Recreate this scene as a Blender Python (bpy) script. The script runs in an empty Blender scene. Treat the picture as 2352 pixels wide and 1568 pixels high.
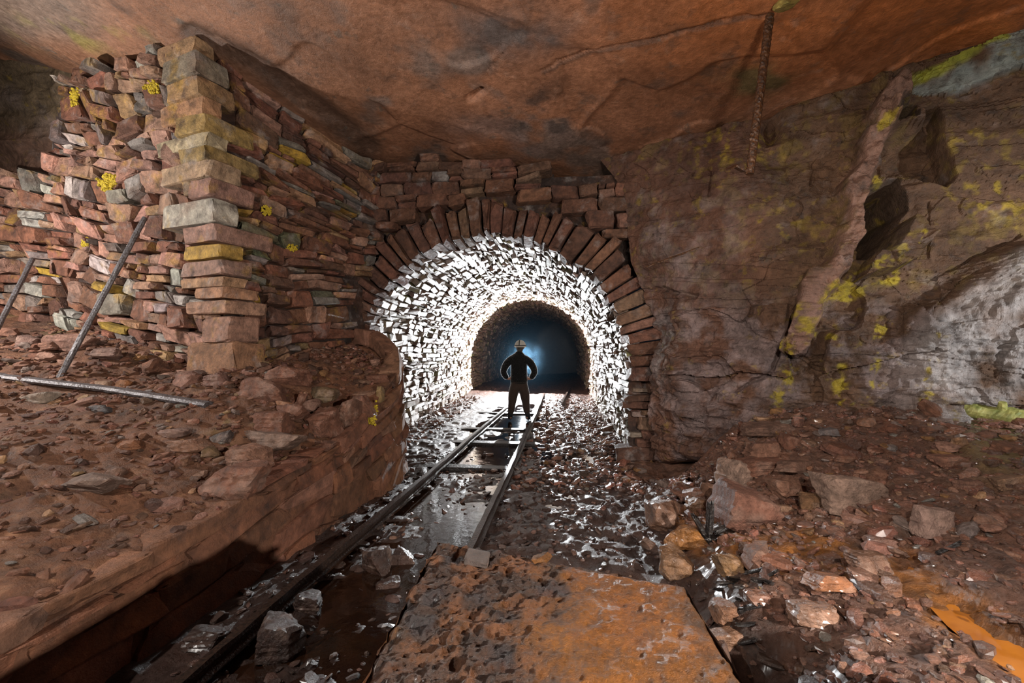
import bpy, math, random
import numpy as np
from mathutils import Vector

# ------------------------------------------------------------------ camera, world, lights
S = bpy.context.scene
COL = S.collection
F = 980.0
CAMZ = 1.57
YAW, PITCH = math.radians(6.35), math.radians(1.0)
cd = bpy.data.cameras.new('camera'); cam = bpy.data.objects.new('camera', cd); COL.objects.link(cam)
cd.sensor_width = 36; cd.lens = 36 * F / 2352; cd.clip_start = .02; cd.clip_end = 200
cam.location = (0, 0, CAMZ); cam.rotation_euler = (math.pi / 2 + PITCH, 0, YAW)
S.camera = cam
w = bpy.data.worlds.new('world'); S.world = w; w.use_nodes = True
w.node_tree.nodes['Background'].inputs[0].default_value = (.004, .005, .007, 1)
w.node_tree.nodes['Background'].inputs[1].default_value = 1.0
S.view_settings.view_transform = 'Standard'; S.view_settings.look = 'None'
S.view_settings.exposure = 0.0; S.view_settings.gamma = 1.0; S.view_settings.use_curve_mapping = False
S.cycles.max_bounces = 5; S.cycles.diffuse_bounces = 3; S.cycles.glossy_bounces = 2
S.cycles.volume_bounces = 0; S.cycles.sample_clamp_indirect = 4
S.cycles.volume_step_rate = 1.5

def lamp(name, loc, power, color, radius=.08, aim=None, angle=120, blend=.4):
    l = bpy.data.lights.new(name, 'SPOT' if aim else 'POINT'); l.energy = power; l.color = color
    l.shadow_soft_size = radius
    o = bpy.data.objects.new(name, l); o.location = loc
    if aim:
        l.spot_size = math.radians(angle); l.spot_blend = blend
        o.rotation_euler = (Vector(aim) - Vector(loc)).to_track_quat('-Z', 'Y').to_euler()
    COL.objects.link(o); return o
lamp('unseen_lamp', (2.2, -.15, 1.70), 760, (1, .93, .85), .03, aim=(-2.3, 4.2, 1.1), angle=100, blend=.7)
lamp('unseen_lamp', (-6.6, 2.3, 2.9), 620, (1, .95, .90), .04, aim=(-4.3, 5.4, 3.0), angle=150, blend=.5)
lamp('unseen_lamp', (-3.0, .4, 2.5), 260, (1, .94, .88), .04)
lamp('unseen_lamp', (1.3, 1.0, 2.3), 200, (1, .9, .78), .12, aim=(1.9, 3.3, 4.6), angle=120, blend=.8)
lamp('unseen_lamp', (5.2, 1.5, 1.8), 620, (.93, .97, 1), .04, aim=(4.7, 3.7, 1.9), angle=80, blend=.9)
lamp('unseen_lamp', (.7, -.1, 2.4), 430, (1, .92, .84), .025, aim=(3.3, 3.9, 1.0), angle=84, blend=.8)  # lamp added out of frame to brighten the rubble slope
lamp('tunnel_lamp', (-1.22, 14.4, 1.22), 2700, (.93, .97, 1), .05, aim=(-1.22, 0, 1.25), angle=178, blend=.06)  # lamp hidden in the tunnel behind the person, facing the camera

# ------------------------------------------------------------------ measuring helpers
fw = np.array([-math.sin(YAW) * math.cos(PITCH), math.cos(YAW) * math.cos(PITCH), math.sin(PITCH)])
rt = np.array([math.cos(YAW), math.sin(YAW), 0.0])
up = np.cross(rt, fw)
C0 = np.array([0, 0, CAMZ])
def P(px, py, d): return C0 + d * (fw + (px - 1176) / F * rt + (784 - py) / F * up)
def ray(px, py): return fw + (px - 1176) / F * rt + (784 - py) / F * up
def atZ(px, py, z): r = ray(px, py); return C0 + r * ((z - CAMZ) / r[2])
def atY(px, py, y): r = ray(px, py); return C0 + r * (y / r[1])
def proj(p):
    q = np.asarray(p) - C0; d = q @ fw
    return 1176 + F * (q @ rt) / d, 784 - F * (q @ up) / d, d

def _hash(ix, iy, iz, seed):
    h = (ix * 374761393 + iy * 668265263 + iz * 2147483647 + seed * 974634777) & 0xffffffff
    h = ((h ^ (h >> 13)) * 1274126177) & 0xffffffff
    h = ((h ^ (h >> 15)) * 2246822519) & 0xffffffff
    return ((h ^ (h >> 16)) & 0xffff) / 32767.5 - 1.0
def vnoise(p, seed=0):
    p = np.asarray(p, float); i = np.floor(p).astype(np.int64); f = p - i
    f = f * f * f * (f * (f * 6 - 15) + 10)
    x, y, z = i[..., 0], i[..., 1], i[..., 2]; r = 0
    for a in (0, 1):
        for b in (0, 1):
            for c in (0, 1):
                wt = (f[..., 0] if a else 1 - f[..., 0]) * (f[..., 1] if b else 1 - f[..., 1]) * (f[..., 2] if c else 1 - f[..., 2])
                r = r + wt * _hash(x + a, y + b, z + c, seed)
    return r
def fbm(p, oct=4, seed=0, gain=.5):
    p = np.asarray(p, float); r = 0; a = 1.0
    for k in range(oct):
        r = r + a * vnoise(p * 2 ** k + 17.3 * k, seed + k); a *= gain
    return r
def ridged(p, oct=4, seed=0):
    p = np.asarray(p, float); r = 0; a = 1.0
    for k in range(oct):
        r = r + a * (1 - 2 * np.abs(vnoise(p * 2 ** k + 9.1 * k, seed + k))); a *= .5
    return r
def cells(p, seed=0):
    """distance to nearest and 2nd nearest jittered point and the id noise (2-D blocks, 3-D input)"""
    p = np.asarray(p, float); i = np.floor(p).astype(np.int64)
    d1 = np.full(p.shape[:-1], 9.0); d2 = d1.copy(); cid = d1.copy()
    for a in (-1, 0, 1):
        for b in (-1, 0, 1):
            for c in (-1, 0, 1):
                j = i + np.array([a, b, c]); x, y, z = j[..., 0], j[..., 1], j[..., 2]
                q = j + .5 + .45 * np.stack([_hash(x, y, z, seed + 1), _hash(x, y, z, seed + 2), _hash(x, y, z, seed + 3)], -1)
                d = np.linalg.norm(p - q, axis=-1); hh = _hash(x, y, z, seed + 4)
                m = d < d1
                d2 = np.where(m, d1, np.minimum(d2, d)); cid = np.where(m, hh, cid); d1 = np.where(m, d, d1)
    return d1, d2, cid
def sstep(a, b, x):
    t = np.clip((x - a) / (b - a), 0, 1); return t * t * (3 - 2 * t)
def polydist(x, y, pts):
    x = np.asarray(x, float); best = np.full(x.shape, 1e9)
    for (x0, y0), (x1, y1) in zip(pts[:-1], pts[1:]):
        dx, dy = x1 - x0, y1 - y0; t = np.clip(((x - x0) * dx + (y - y0) * dy) / (dx * dx + dy * dy), 0, 1)
        best = np.minimum(best, np.hypot(x - x0 - t * dx, y - y0 - t * dy))
    return best
def inpoly(x, y, pts):
    x = np.asarray(x, float); ins = np.zeros(x.shape, bool); n = len(pts)
    for k in range(n):
        x0, y0 = pts[k]; x1, y1 = pts[(k + 1) % n]
        c = ((y0 > y) != (y1 > y)) & (x < (x1 - x0) * (y - y0) / ((y1 - y0) or 1e-9) + x0)
        ins ^= c
    return ins
class RBF:
    def __init__(s, pts, smooth=1e-3):
        pts = np.array(pts, float); s.c = pts[:, :2]; n = len(pts)
        A = s.k(np.linalg.norm(s.c[:, None] - s.c[None], axis=-1)) + smooth * np.eye(n)
        Q = np.c_[np.ones(n), s.c]; M = np.block([[A, Q], [Q.T, np.zeros((3, 3))]])
        s.w = np.linalg.solve(M, np.r_[pts[:, 2], 0, 0, 0])
    @staticmethod
    def k(r): return r * r * np.log(r + 1e-6)
    def __call__(s, x, y):
        x = np.asarray(x, float); y = np.asarray(y, float); sh = x.shape
        q = np.stack([x.ravel(), y.ravel()], -1)
        r = s.k(np.linalg.norm(q[:, None] - s.c[None], axis=-1)) @ s.w[:-3] + s.w[-3] + q @ s.w[-2:]
        return r.reshape(sh)

# ------------------------------------------------------------------ object helpers
def tag(o, label=None, cat=None, group=None, kind=None):
    if label: o['label'] = label
    if cat: o['category'] = cat
    if group: o['group'] = group
    if kind: o['kind'] = kind
    return o
class Acc:
    def __init__(s): s.v = []; s.f = []; s.c = []; s.n = 0
    def add(s, v, f, c=(1, 1, 1)):
        v = np.asarray(v, float); s.v.append(v)
        s.f.extend([tuple(int(i) + s.n for i in q) for q in f])
        c = np.asarray(c, float)
        if c.ndim == 1: c = np.tile(c, (len(v), 1))
        s.c.append(c); s.n += len(v)
    def build(s, name, mat, parent=None, smooth=False, origin=None, extra=None):
        v = np.concatenate(s.v); c = np.concatenate(s.c)
        off = np.zeros(3)
        if parent is not None: off = np.array(parent.matrix_basis.translation)
        if origin is not None: off = np.array(origin, float)
        me = bpy.data.meshes.new(name); me.from_pydata((v - off).tolist(), [], s.f)
        at = me.attributes.new('tint', 'FLOAT_COLOR', 'POINT')
        at.data.foreach_set('color', np.c_[c[:, :3], np.ones(len(c))].ravel())
        if extra is not None:
            a2 = me.attributes.new('stain', 'FLOAT_COLOR', 'POINT'); a2.data.foreach_set('color', np.asarray(extra, float).ravel())
        me.polygons.foreach_set('use_smooth', [smooth] * len(me.polygons))
        me.materials.append(mat); me.update()
        o = bpy.data.objects.new(name, me); COL.objects.link(o)
        if parent is not None: o.parent = parent
        elif origin is not None: o.location = origin
        return o
def empty(name, loc, label, cat, group=None):
    o = bpy.data.objects.new(name, None); o.location = loc; o.empty_display_size = .1; COL.objects.link(o)
    return tag(o, label, cat, group)

# ------------------------------------------------------------------ materials
def rock_mat(name, rough=(.55, .85), bump=.5, bscale=26, dark=.45, light=1.35, spec=.4, mscale=7, wet=0.0, fine=90, patches=()):
    m = bpy.data.materials.new(name); m.use_nodes = True; nt = m.node_tree; N = nt.nodes; L = nt.links
    b = N['Principled BSDF']
    tc = N.new('ShaderNodeTexCoord')
    ti = N.new('ShaderNodeAttribute'); ti.attribute_name = 'tint'
    def noise(sc, det, ro=.6):
        n = N.new('ShaderNodeTexNoise'); n.inputs['Scale'].default_value = sc; n.inputs['Detail'].default_value = det
        n.inputs['Roughness'].default_value = ro; L.new(tc.outputs['Object'], n.inputs['Vector']); return n
    n1 = noise(mscale, 6, .65); n2 = noise(bscale, 8, .7); n3 = noise(fine, 4, .6)
    mr = N.new('ShaderNodeMapRange'); mr.inputs[1].default_value = .3; mr.inputs[2].default_value = .7
    mr.inputs[3].default_value = dark; mr.inputs[4].default_value = light; L.new(n1.outputs['Fac'], mr.inputs[0])
    mr2 = N.new('ShaderNodeMapRange'); mr2.inputs[1].default_value = .3; mr2.inputs[2].default_value = .7
    mr2.inputs[3].default_value = .6; mr2.inputs[4].default_value = 1.3; L.new(n2.outputs['Fac'], mr2.inputs[0])
    mu = N.new('ShaderNodeMath'); mu.operation = 'MULTIPLY'; L.new(mr.outputs[0], mu.inputs[0]); L.new(mr2.outputs[0], mu.inputs[1])
    src = ti.outputs['Color']
    for (pc_, psc, plo, phi, pam) in patches:
        pn = noise(psc, 5, .62); pm = N.new('ShaderNodeMapRange'); pm.inputs[1].default_value = plo; pm.inputs[2].default_value = phi; pm.inputs[4].default_value = pam
        L.new(pn.outputs['Fac'], pm.inputs[0]); mx = N.new('ShaderNodeMix'); mx.data_type = 'RGBA'; L.new(pm.outputs[0], mx.inputs[0]); L.new(src, mx.inputs[6]); mx.inputs[7].default_value = (*pc_, 1); src = mx.outputs[2]
    vm = N.new('ShaderNodeVectorMath'); vm.operation = 'SCALE'; L.new(src, vm.inputs[0]); L.new(mu.outputs[0], vm.inputs['Scale'])
    L.new(vm.outputs[0], b.inputs['Base Color'])
    rr = N.new('ShaderNodeMapRange'); rr.inputs[1].default_value = .35; rr.inputs[2].default_value = .65
    rr.inputs[3].default_value = rough[0]; rr.inputs[4].default_value = rough[1]; L.new(n2.outputs['Fac'], rr.inputs[0]); L.new(rr.outputs[0], b.inputs['Roughness'])
    b.inputs['Specular IOR Level'].default_value = spec
    if wet: b.inputs['Coat Weight'].default_value = wet; b.inputs['Coat Roughness'].default_value = .22
    ad = N.new('ShaderNodeMath'); ad.operation = 'MULTIPLY_ADD'; L.new(n3.outputs['Fac'], ad.inputs[0]); ad.inputs[1].default_value = .35; L.new(n2.outputs['Fac'], ad.inputs[2])
    bp = N.new('ShaderNodeBump'); bp.inputs['Strength'].default_value = bump; bp.inputs['Distance'].default_value = .03
    L.new(ad.outputs[0], bp.inputs['Height']); L.new(bp.outputs[0], b.inputs['Normal'])
    return m
def plain(name, col, rough=.6, metal=0, spec=.5, **kw):
    m = bpy.data.materials.new(name); m.use_nodes = True; N = m.node_tree.nodes; L = m.node_tree.links
    b = N['Principled BSDF']; b.inputs['Roughness'].default_value = rough; b.inputs['Metallic'].default_value = metal
    b.inputs['Specular IOR Level'].default_value = spec
    tc = N.new('ShaderNodeTexCoord'); n = N.new('ShaderNodeTexNoise'); n.inputs['Scale'].default_value = kw.get('scale', 40); n.inputs['Detail'].default_value = 5
    L.new(tc.outputs['Object'], n.inputs['Vector'])
    cr = N.new('ShaderNodeValToRGB'); c2 = kw.get('col2', tuple(.6 * x for x in col))
    cr.color_ramp.elements[0].position = .35; cr.color_ramp.elements[1].position = .65
    cr.color_ramp.elements[0].color = (*col, 1); cr.color_ramp.elements[1].color = (*c2, 1)
    L.new(n.outputs['Fac'], cr.inputs[0]); L.new(cr.outputs[0], b.inputs['Base Color'])
    bp = N.new('ShaderNodeBump'); bp.inputs['Strength'].default_value = kw.get('bump', .3); bp.inputs['Distance'].default_value = .01
    L.new(n.outputs['Fac'], bp.inputs['Height']); L.new(bp.outputs[0], b.inputs['Normal'])
    for k in ('Sheen Weight', 'Sheen Roughness', 'Coat Weight'):
        if k in kw: b.inputs[k].default_value = kw[k]
    return m
P_OCH = ((.42, .24, .035), 3.1, .56, .68, .6); P_GRY = ((.36, .32, .30), 4.3, .56, .72, .55); P_DRK = ((.06, .035, .028), 6.5, .56, .70, .7); P_BRN = ((.16, .07, .04), 2.3, .5, .66, .6)
M_STONE = rock_mat('dry_stone', (.5, .85), .9, 24, patches=(P_BRN, P_OCH, P_GRY, P_DRK))
M_FRONT = rock_mat('arch_stone_rock', (.5, .85), .9, 24, patches=(P_BRN, P_GRY, P_DRK))
M_LINING = rock_mat('wet_lining_stone', (.3, .6), .5, 30, spec=.6, wet=.25)
M_ROCK = rock_mat('bed_rock', (.4, .75), 1.0, 14, mscale=2.2, dark=.55, light=1.35, patches=(((.30, .20, .02), 5.5, .60, .70, .55), ((.30, .25, .23), 3.7, .58, .72, .35), ((.05, .035, .028), 8, .58, .68, .6)))
M_CEIL = rock_mat('roof_rock', (.3, .65), .6, 18, mscale=1.6, dark=.65, light=1.25, spec=.5, patches=(((.10, .07, .055), 2.6, .57, .68, .55), ((.44, .26, .18), 4.6, .60, .72, .4), ((.09, .10, .09), 3.9, .63, .7, .5)))
M_LEDGE = rock_mat('muddy_ledge', (.55, .85), 1.0, 22, mscale=3.5, dark=.55, light=1.3, patches=(((.30, .16, .09), 7, .56, .68, .5), ((.05, .032, .025), 5, .56, .68, .6)))
M_FLOOR = rock_mat('wet_mine_floor', (.25, .6), 1.0, 20, mscale=3, dark=.4, light=1.3, spec=.6, wet=.2)
M_MOUND = rock_mat('wet_rubble_soil', (.25, .55), 1.0, 34, mscale=4, dark=.5, light=1.4, spec=.7, wet=.3, patches=(((.34, .17, .10), 9, .56, .68, .5), ((.05, .03, .02), 7, .56, .68, .6)))
M_BOULD = rock_mat('boulder_rock', (.5, .8), 1.0, 30, mscale=6, patches=(((.29, .19, .14), 6, .58, .7, .5), ((.09, .045, .03), 8, .56, .7, .5)))
M_WETB = rock_mat('wet_boulder_rock', (.2, .5), .7, 22, mscale=5, wet=.4, spec=.7)
M_RUST = rock_mat('rusted_plate', (.28, .6), 1.0, 90, mscale=12, dark=.5, light=1.45, wet=.18, spec=.7, fine=260, patches=(((.16, .05, .012), 12, .56, .68, .6), ((.42, .15, .012), 5, .56, .7, .5)))
M_IRON = plain('dull_iron', (.16, .15, .16), .5, .4, col2=(.07, .055, .05), scale=60, bump=.6)
M_RUSTIRON = plain('rusty_iron', (.12, .05, .02), .42, .2, col2=(.04, .022, .015), scale=50, bump=.9)
M_RAIL = plain('wet_rail_steel', (.06, .035, .025), .35, .3, col2=(.02, .014, .012), scale=70, bump=.6)
M_WOOD = plain('charred_wet_timber', (.035, .028, .025), .4, 0, col2=(.012, .01, .01), scale=45, bump=1.0)
M_LOG = plain('mossy_timber', (.36, .33, .10), .6, 0, col2=(.12, .14, .03), scale=14, bump=1.0)
M_MOSS = plain('yellow_lichen', (.55, .40, .015), .8, 0, col2=(.22, .15, .01), scale=90, bump=1.0)
M_WATER = plain('muddy_water', (.012, .005, .003), .05, 0, spec=.8, col2=(.022, .009, .004), scale=9, bump=.25)

RED = (.22, .092, .055); PINK = (.37, .20, .14); GREY = (.22, .185, .16); PALE = (.42, .36, .32)
OCH = (.37, .215, .11); YEL = (.42, .25, .04); BRN = (.13, .062, .04); GRN = (.17, .17, .10); DRK = (.05, .03, .024)
def pick(rng, table):
    r = rng.random() * sum(t[1] for t in table)
    for c, wt in table:
        r -= wt
        if r <= 0: break
    k = rng.uniform(.78, 1.22)
    return tuple(max(0, x * k * rng.uniform(.93, 1.07)) for x in c)

# ------------------------------------------------------------------ stones
def cube_template(lv):
    n = len(lv); idx = {}; V = []; Fc = []
    def vid(i, j, k):
        if (i, j, k) not in idx: idx[(i, j, k)] = len(V); V.append((lv[i], lv[j], lv[k]))
        return idx[(i, j, k)]
    m = n - 1
    for a in range(m):
        for b in range(m):
            Fc.append((vid(a, b, 0), vid(a, b + 1, 0), vid(a + 1, b + 1, 0), vid(a + 1, b, 0)))
            Fc.append((vid(a, b, m), vid(a + 1, b, m), vid(a + 1, b + 1, m), vid(a, b + 1, m)))
            Fc.append((vid(a, 0, b), vid(a + 1, 0, b), vid(a + 1, 0, b + 1), vid(a, 0, b + 1)))
            Fc.append((vid(a, m, b), vid(a, m, b + 1), vid(a + 1, m, b + 1), vid(a + 1, m, b)))
            Fc.append((vid(0, a, b), vid(0, a, b + 1), vid(0, a + 1, b + 1), vid(0, a + 1, b)))
            Fc.append((vid(m, a, b), vid(m, a + 1, b), vid(m, a + 1, b + 1), vid(m, a, b + 1)))
    return np.array(V, float), Fc
CT5 = cube_template([-1, -.84, 0, .84, 1]); CT4 = cube_template([-1, -.8, .8, 1]); CT3 = cube_template([-1, 0, 1])
def stone(rng, tmpl=CT5, jit=.16, rough=.05, bevel=.12):
    """unit stone in [-1,1]^3 : corners moved, edges worn, faces uneven"""
    V, Fc = tmpl; V = V.copy()
    ext = (np.abs(V) > .99).sum(1)
    V *= np.where(ext == 3, 1 - bevel * 1.25, np.where(ext == 2, 1 - bevel * .5, 1.0))[:, None]
    J = rng.uniform(-jit, jit, (2, 2, 2, 3)); t = (V + 1) / 2
    out = V.copy()
    for a in (0, 1):
        for b in (0, 1):
            for c in (0, 1):
                wt = (t[:, 0] if a else 1 - t[:, 0]) * (t[:, 1] if b else 1 - t[:, 1]) * (t[:, 2] if c else 1 - t[:, 2])
                out += wt[:, None] * J[a, b, c]
    out += rng.normal(0, rough, out.shape)
    return out, Fc
def gridsurf(G):
    """control grid rows x cols x 3 -> f(u, v): cubic along columns, linear along rows; returns points"""
    G = np.array(G, float); R, Cn = G.shape[:2]
    def f(u, v):
        u = np.clip(np.asarray(u, float), -.05, 1.05) * (Cn - 1); v = np.clip(np.asarray(v, float), -.05, 1.05) * (R - 1)
        i = np.clip(np.floor(u).astype(int), 0, Cn - 2); j = np.clip(np.floor(v).astype(int), 0, R - 2)
        fu = (u - i)[..., None]; fv = (v - j)[..., None]
        g = lambda a, b: G[np.clip(a, 0, R - 1), np.clip(b, 0, Cn - 1)]
        def cr(a):
            p0, p1, p2, p3 = g(a, i - 1), g(a, i), g(a, i + 1), g(a, i + 2)
            return p1 + .5 * fu * (p2 - p0 + fu * (2 * p0 - 5 * p1 + 4 * p2 - p3 + fu * (3 * (p1 - p2) + p3 - p0))) * (1) 
        lin = lambda a: g(a, i) * (1 - fu) + g(a, i + 1) * fu
        use = lin
        return use(j) * (1 - fv) + use(j + 1) * fv
    return f
def with_normal(f, flip=1):
    def h(u, v, n):
        e = 2e-3; p = f(u, v); a = f(u + e, v) - f(u - e, v); b = f(u, v + e) - f(u, v - e)
        nn = np.cross(a, b); nn /= np.linalg.norm(nn, axis=-1, keepdims=True) + 1e-9
        return p + flip * nn * np.asarray(n)[..., None]
    return h
def masonry(seed, h, W, H, ch, ln, depth, table, keep=None, gap=.012, prot=.03, wave=.06, split=.12, tilt=.05, tmpl=CT5, jit=.16, rough=.05, wfreq=1.1, regress=None):
    """irregular courses of stones mapped by h(u, v, n). Returns list of (verts, faces, tint)"""
    rng = np.random.default_rng(seed); out = []; b = 0.0; row = 0
    while b < H:
        hh = rng.uniform(*ch); a = -rng.uniform(0, ln[1])
        while a < W:
            ll = rng.uniform(*ln); cellsl = [(a, b, ll, hh)]
            r = rng.random()
            if r < split: cellsl = [(a, b, ll, hh * .5), (a, b + hh * .5, ll, hh * .5)]
            elif r < split * 1.6: cellsl = [(a, b, ll, hh * .62), (a, b + hh * .62, ll * .5, hh * .38), (a + ll * .5, b + hh * .62, ll * .5, hh * .38)]
            for (ca, cb, cl, chh) in cellsl:
                ca0 = ca + cl / 2; cb0 = cb + chh / 2
                if not (.06 <= ca0 <= 1.0 * W and cb0 < H): continue
                cen = h(np.array([ca0 / W]), np.array([cb0 / H]), np.array([0.0]))[0]
                if keep is not None and not keep(cen): continue
                V, Fc = stone(rng, tmpl, jit, rough)
                lx, ly = cl / 2 - gap, chh / 2 - gap * .8
                x = V[:, 0] * lx; y = V[:, 1] * ly; z = (V[:, 2] - 1) * depth / 2 + prot * rng.uniform(-1, 1)
                z = z + tilt * rng.normal() * x + tilt * rng.normal() * y
                th = rng.normal() * tilt * .8; x, y = x * math.cos(th) - y * math.sin(th), x * math.sin(th) + y * math.cos(th)
                A = ca0 + x; B = cb0 + y
                q = np.stack([A * wfreq, B * wfreq, np.zeros_like(A)], -1)
                B = B + wave * vnoise(q, seed + 5); A = A + wave * vnoise(q * 1.3 + 31, seed + 6)
                out.append((h(A / W, B / H, z), Fc, pick(rng, table), cen))
            a += ll
        b += hh; row += 1
    return out
def pour(stones, acc):
    for v, f, c, _ in stones: acc.add(v, f, c)
def backing(acc, h, nu, nv, n, col=DRK, amp=.03):
    u, v = np.meshgrid(np.linspace(0, 1, nu), np.linspace(0, 1, nv), indexing='ij'); u = u.ravel(); v = v.ravel()
    p = h(u, v, np.full(u.shape, n)); p = p + amp * vnoise(p * 5, 3)[:, None] * .5
    f = [(i * nv + j, (i + 1) * nv + j, (i + 1) * nv + j + 1, i * nv + j + 1) for i in range(nu - 1) for j in range(nv - 1)]
    acc.add(p, f, col)
def sheet(f, nu, nv):
    fc = [(i * nv + j, (i + 1) * nv + j, (i + 1) * nv + j + 1, i * nv + j + 1) for i in range(nu - 1) for j in range(nv - 1)]
    return fc

# ================================================================== STRUCTURE
# --- roof -----------------------------------------------------------
cp = [P(*a) for a in ((835, 355, 6.2), (1000, 343, 6.25), (1250, 362, 6.2), (1330, 352, 6.05), (1500, 314, 5.6), (1700, 258, 5.0), (1950, 186, 4.6), (2150, 100, 4.3), (2352, 40, 3.9),
                      (700, 265, 5.4), (600, 190, 5.0), (470, 84, 4.6), (330, 112, 5.0), (130, 135, 5.6), (0, 120, 6.2))]
cp += [np.array(a) for a in ((-.5, 3, 4.62), (-.5, 0, 4.95), (3, 0, 4.75), (-4, 0, 5.3), (-7, 3, 5.9), (7, 2, 4.7), (-7, 7, 5.6), (-1, 9, 4.2), (4, 8, 4.2), (1, 4.4, 4.42), (-2, 4.6, 4.55))]
ceilz = RBF(cp, 2e-3)
gx = np.linspace(-9, 7.5, 620); gy = np.linspace(-.6, 9, 460)
X, Y = np.meshgrid(gx, gy, indexing='ij'); Z = ceilz(X, Y)
q = np.stack([X, Y, 0 * X], -1); PX, PY, _ = proj(np.stack([X, np.maximum(Y, .8), Z], -1))
Z = Z + .05 * fbm(q * .55, 3, 11) + .014 * fbm(q * np.array([2.6, 1.6, 1]), 4, 12)
# bedding slabs that break off in thin steps
d1, d2, cid = cells(q * np.array([.62, .5, 1]) + .35 * fbm(q * .7, 2, 13)[..., None], 21)
Z = Z + .03 * np.round(cid * 1.2) * sstep(0, .05, d2 - d1)
# the long crack from the hanging rod to the arch and a few others
def crack(pts, width, depth, stepz=0):
    global Z
    jit = 6 * fbm(q * 2.3, 3, 41)
    d = polydist(PX + jit, PY + jit, pts); Z = Z + depth * (1 - sstep(0, width, d))
    return d
crack([(1775, 22), (1640, 50), (1500, 85), (1370, 112), (1335, 128), (1250, 165)], 5, .035)
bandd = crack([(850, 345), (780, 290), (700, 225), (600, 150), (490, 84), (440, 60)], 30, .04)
crack([(1120, 200), (1130, 160), (1200, 60), (1195, 0)], 4, .02)
crack([(270, 0), (282, 90)], 5, -.012)
crack([(1975, 0), (2000, 50), (2045, 85)], 4, -.01)
crack([(1075, 225), (1105, 206)], 11, .07)
lipd = sstep(0, 60, PY - np.interp(PX, [1330, 1500, 1700, 1950, 2150, 2352], [352, 314, 258, 186, 100, 40]))
base = np.array([.34, .15, .08]); colr = np.ones(X.shape + (3,)) * base
def blend(c, m): 
    global colr
    colr = colr * (1 - m[..., None]) + np.array(c) * m[..., None]
nz = fbm(q * .9, 4, 51); nz2 = fbm(q * 3.5, 4, 52)
blend((.52, .155, .035), np.clip(sstep(1150, 1800, PX) * sstep(300, 60, PY) * (.8 + .4 * nz), 0, .9))
blend((.26, .13, .075), sstep(1250, 600, PX) * .6)
blend((.13, .12, .11), sstep(.25, .9, nz + .4 * nz2) * .65)
blend((.16, .15, .13), sstep(330, 100, PX + 60 * nz) * sstep(140, 60, PY) * .6)
g = lambda cx, cy, rx, ry: np.exp(-(((PX - cx) / rx) ** 2 + ((PY - cy) / ry) ** 2))
blend((.09, .10, .105), np.clip(g(1190, 70, 110, 55) * (1.0 + .8 * nz2), 0, .75))
blend((.10, .12, .05), np.clip(g(1740, 185, 80, 32) * (1 + 1.2 * nz2), 0, .7))
blend((.30, .2, .17), np.clip(g(1190, 300, 130, 50) * (.6 + .8 * nz2), 0, .6))
blend((.05, .04, .035), np.clip((g(1240, 265, 90, 50) + g(1290, 245, 60, 40)) * (.2 + 1.2 * nz2), 0, .7))
blend((.07, .042, .03), (1 - sstep(10, 45, bandd)) * .8)  # shadow along the band beside the pillar top, painted dark
blend((.06, .035, .025), (1 - sstep(1, 8, polydist(PX + 5 * nz2, PY + 5 * nz2, [(1775, 22), (1640, 50), (1500, 85), (1370, 112), (1335, 128), (1250, 165)]))) * .7)  # shade inside the long crack, painted along its line
blend((.30, .28, .05), np.clip(g(190, 70, 120, 40) * (nz2 - .1) * 1.2, 0, .5))
fc = sheet(None, *X.shape)
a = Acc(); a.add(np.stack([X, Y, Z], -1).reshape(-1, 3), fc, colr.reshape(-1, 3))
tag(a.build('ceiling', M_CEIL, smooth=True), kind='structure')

# --- ledge on the left ------------------------------------------------
lp = [P(*a) for a in ((905, 862, 5.2), (860, 925, 4.75), (790, 1005, 4.2), (640, 1110, 3.25), (520, 1180, 2.75), (300, 1330, 2.1), (120, 1450, 1.75),
                      (545, 852, 4.42), (800, 798, 5.9), (880, 815, 6.0), (480, 850, 4.6), (330, 800, 5.0), (150, 752, 5.5), (0, 725, 5.8),
                      (300, 900, 4.0), (0, 900, 3.8), (0, 1100, 2.6), (300, 1100, 2.9), (0, 1300, 2.0), (0, 1000, 3.1), (600, 950, 3.9), (700, 880, 4.5))]
lp += [np.array(a) for a in ((-6.5, 1.5, .95), (-8.5, 4, 1.9), (-4, 0, .45), (-9, 7, 2.4), (-2.2, .2, .38), (-8.5, 0, .8))]
ledz = RBF(lp, 2e-3)
LP = np.array([(-2.36, -.4), (-2.17, 2.0), (-2.02, 4.0), (-1.93, 5.0), (-2.06, 5.42), (-2.5, 5.8), (-3.0, 6.05)])
LL = np.r_[0, np.cumsum(np.linalg.norm(np.diff(LP, axis=0), axis=1))]
def lpath(s): return np.interp(s * LL[-1], LL, LP[:, 0]), np.interp(s * LL[-1], LL, LP[:, 1])
def ledge_h(x, y):
    q = np.stack([x, y, 0 * x], -1)
    # thin slaty layers dipping to the lower left
    qs = np.stack([x * .8 + y * .5, (y * .9 - x * .45) * 3.2, 0 * x], -1)
    d1, d2, cid = cells(qs + .3 * fbm(q * 1.5, 2, 61)[..., None], 62)
    return ledz(x, y) + .035 * fbm(q * 1.6, 3, 63) + .03 * cid * sstep(0, .16, d2 - d1) + .014 * fbm(q * 9, 3, 64)
ns, nt_ = 420, 360
sy = np.linspace(0, 1, ns); tt = np.linspace(0, 1, nt_) ** 1.3
SS, TT = np.meshgrid(sy, tt, indexing='ij'); ex, ey = lpath(SS)
X = ex * (1 - TT) + (-9.5) * TT; Y = ey * (1 - TT) + (ey * 1.15) * TT
Z = ledge_h(X, Y); Z = Z - .05 * (1 - sstep(0, .02, TT))
q = np.stack([X, Y, 0 * X], -1); nz = fbm(q * 1.1, 4, 65); nz2 = fbm(q * 5, 3, 66)
colr = np.ones(X.shape + (3,)) * np.array([.17, .072, .036])
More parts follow.
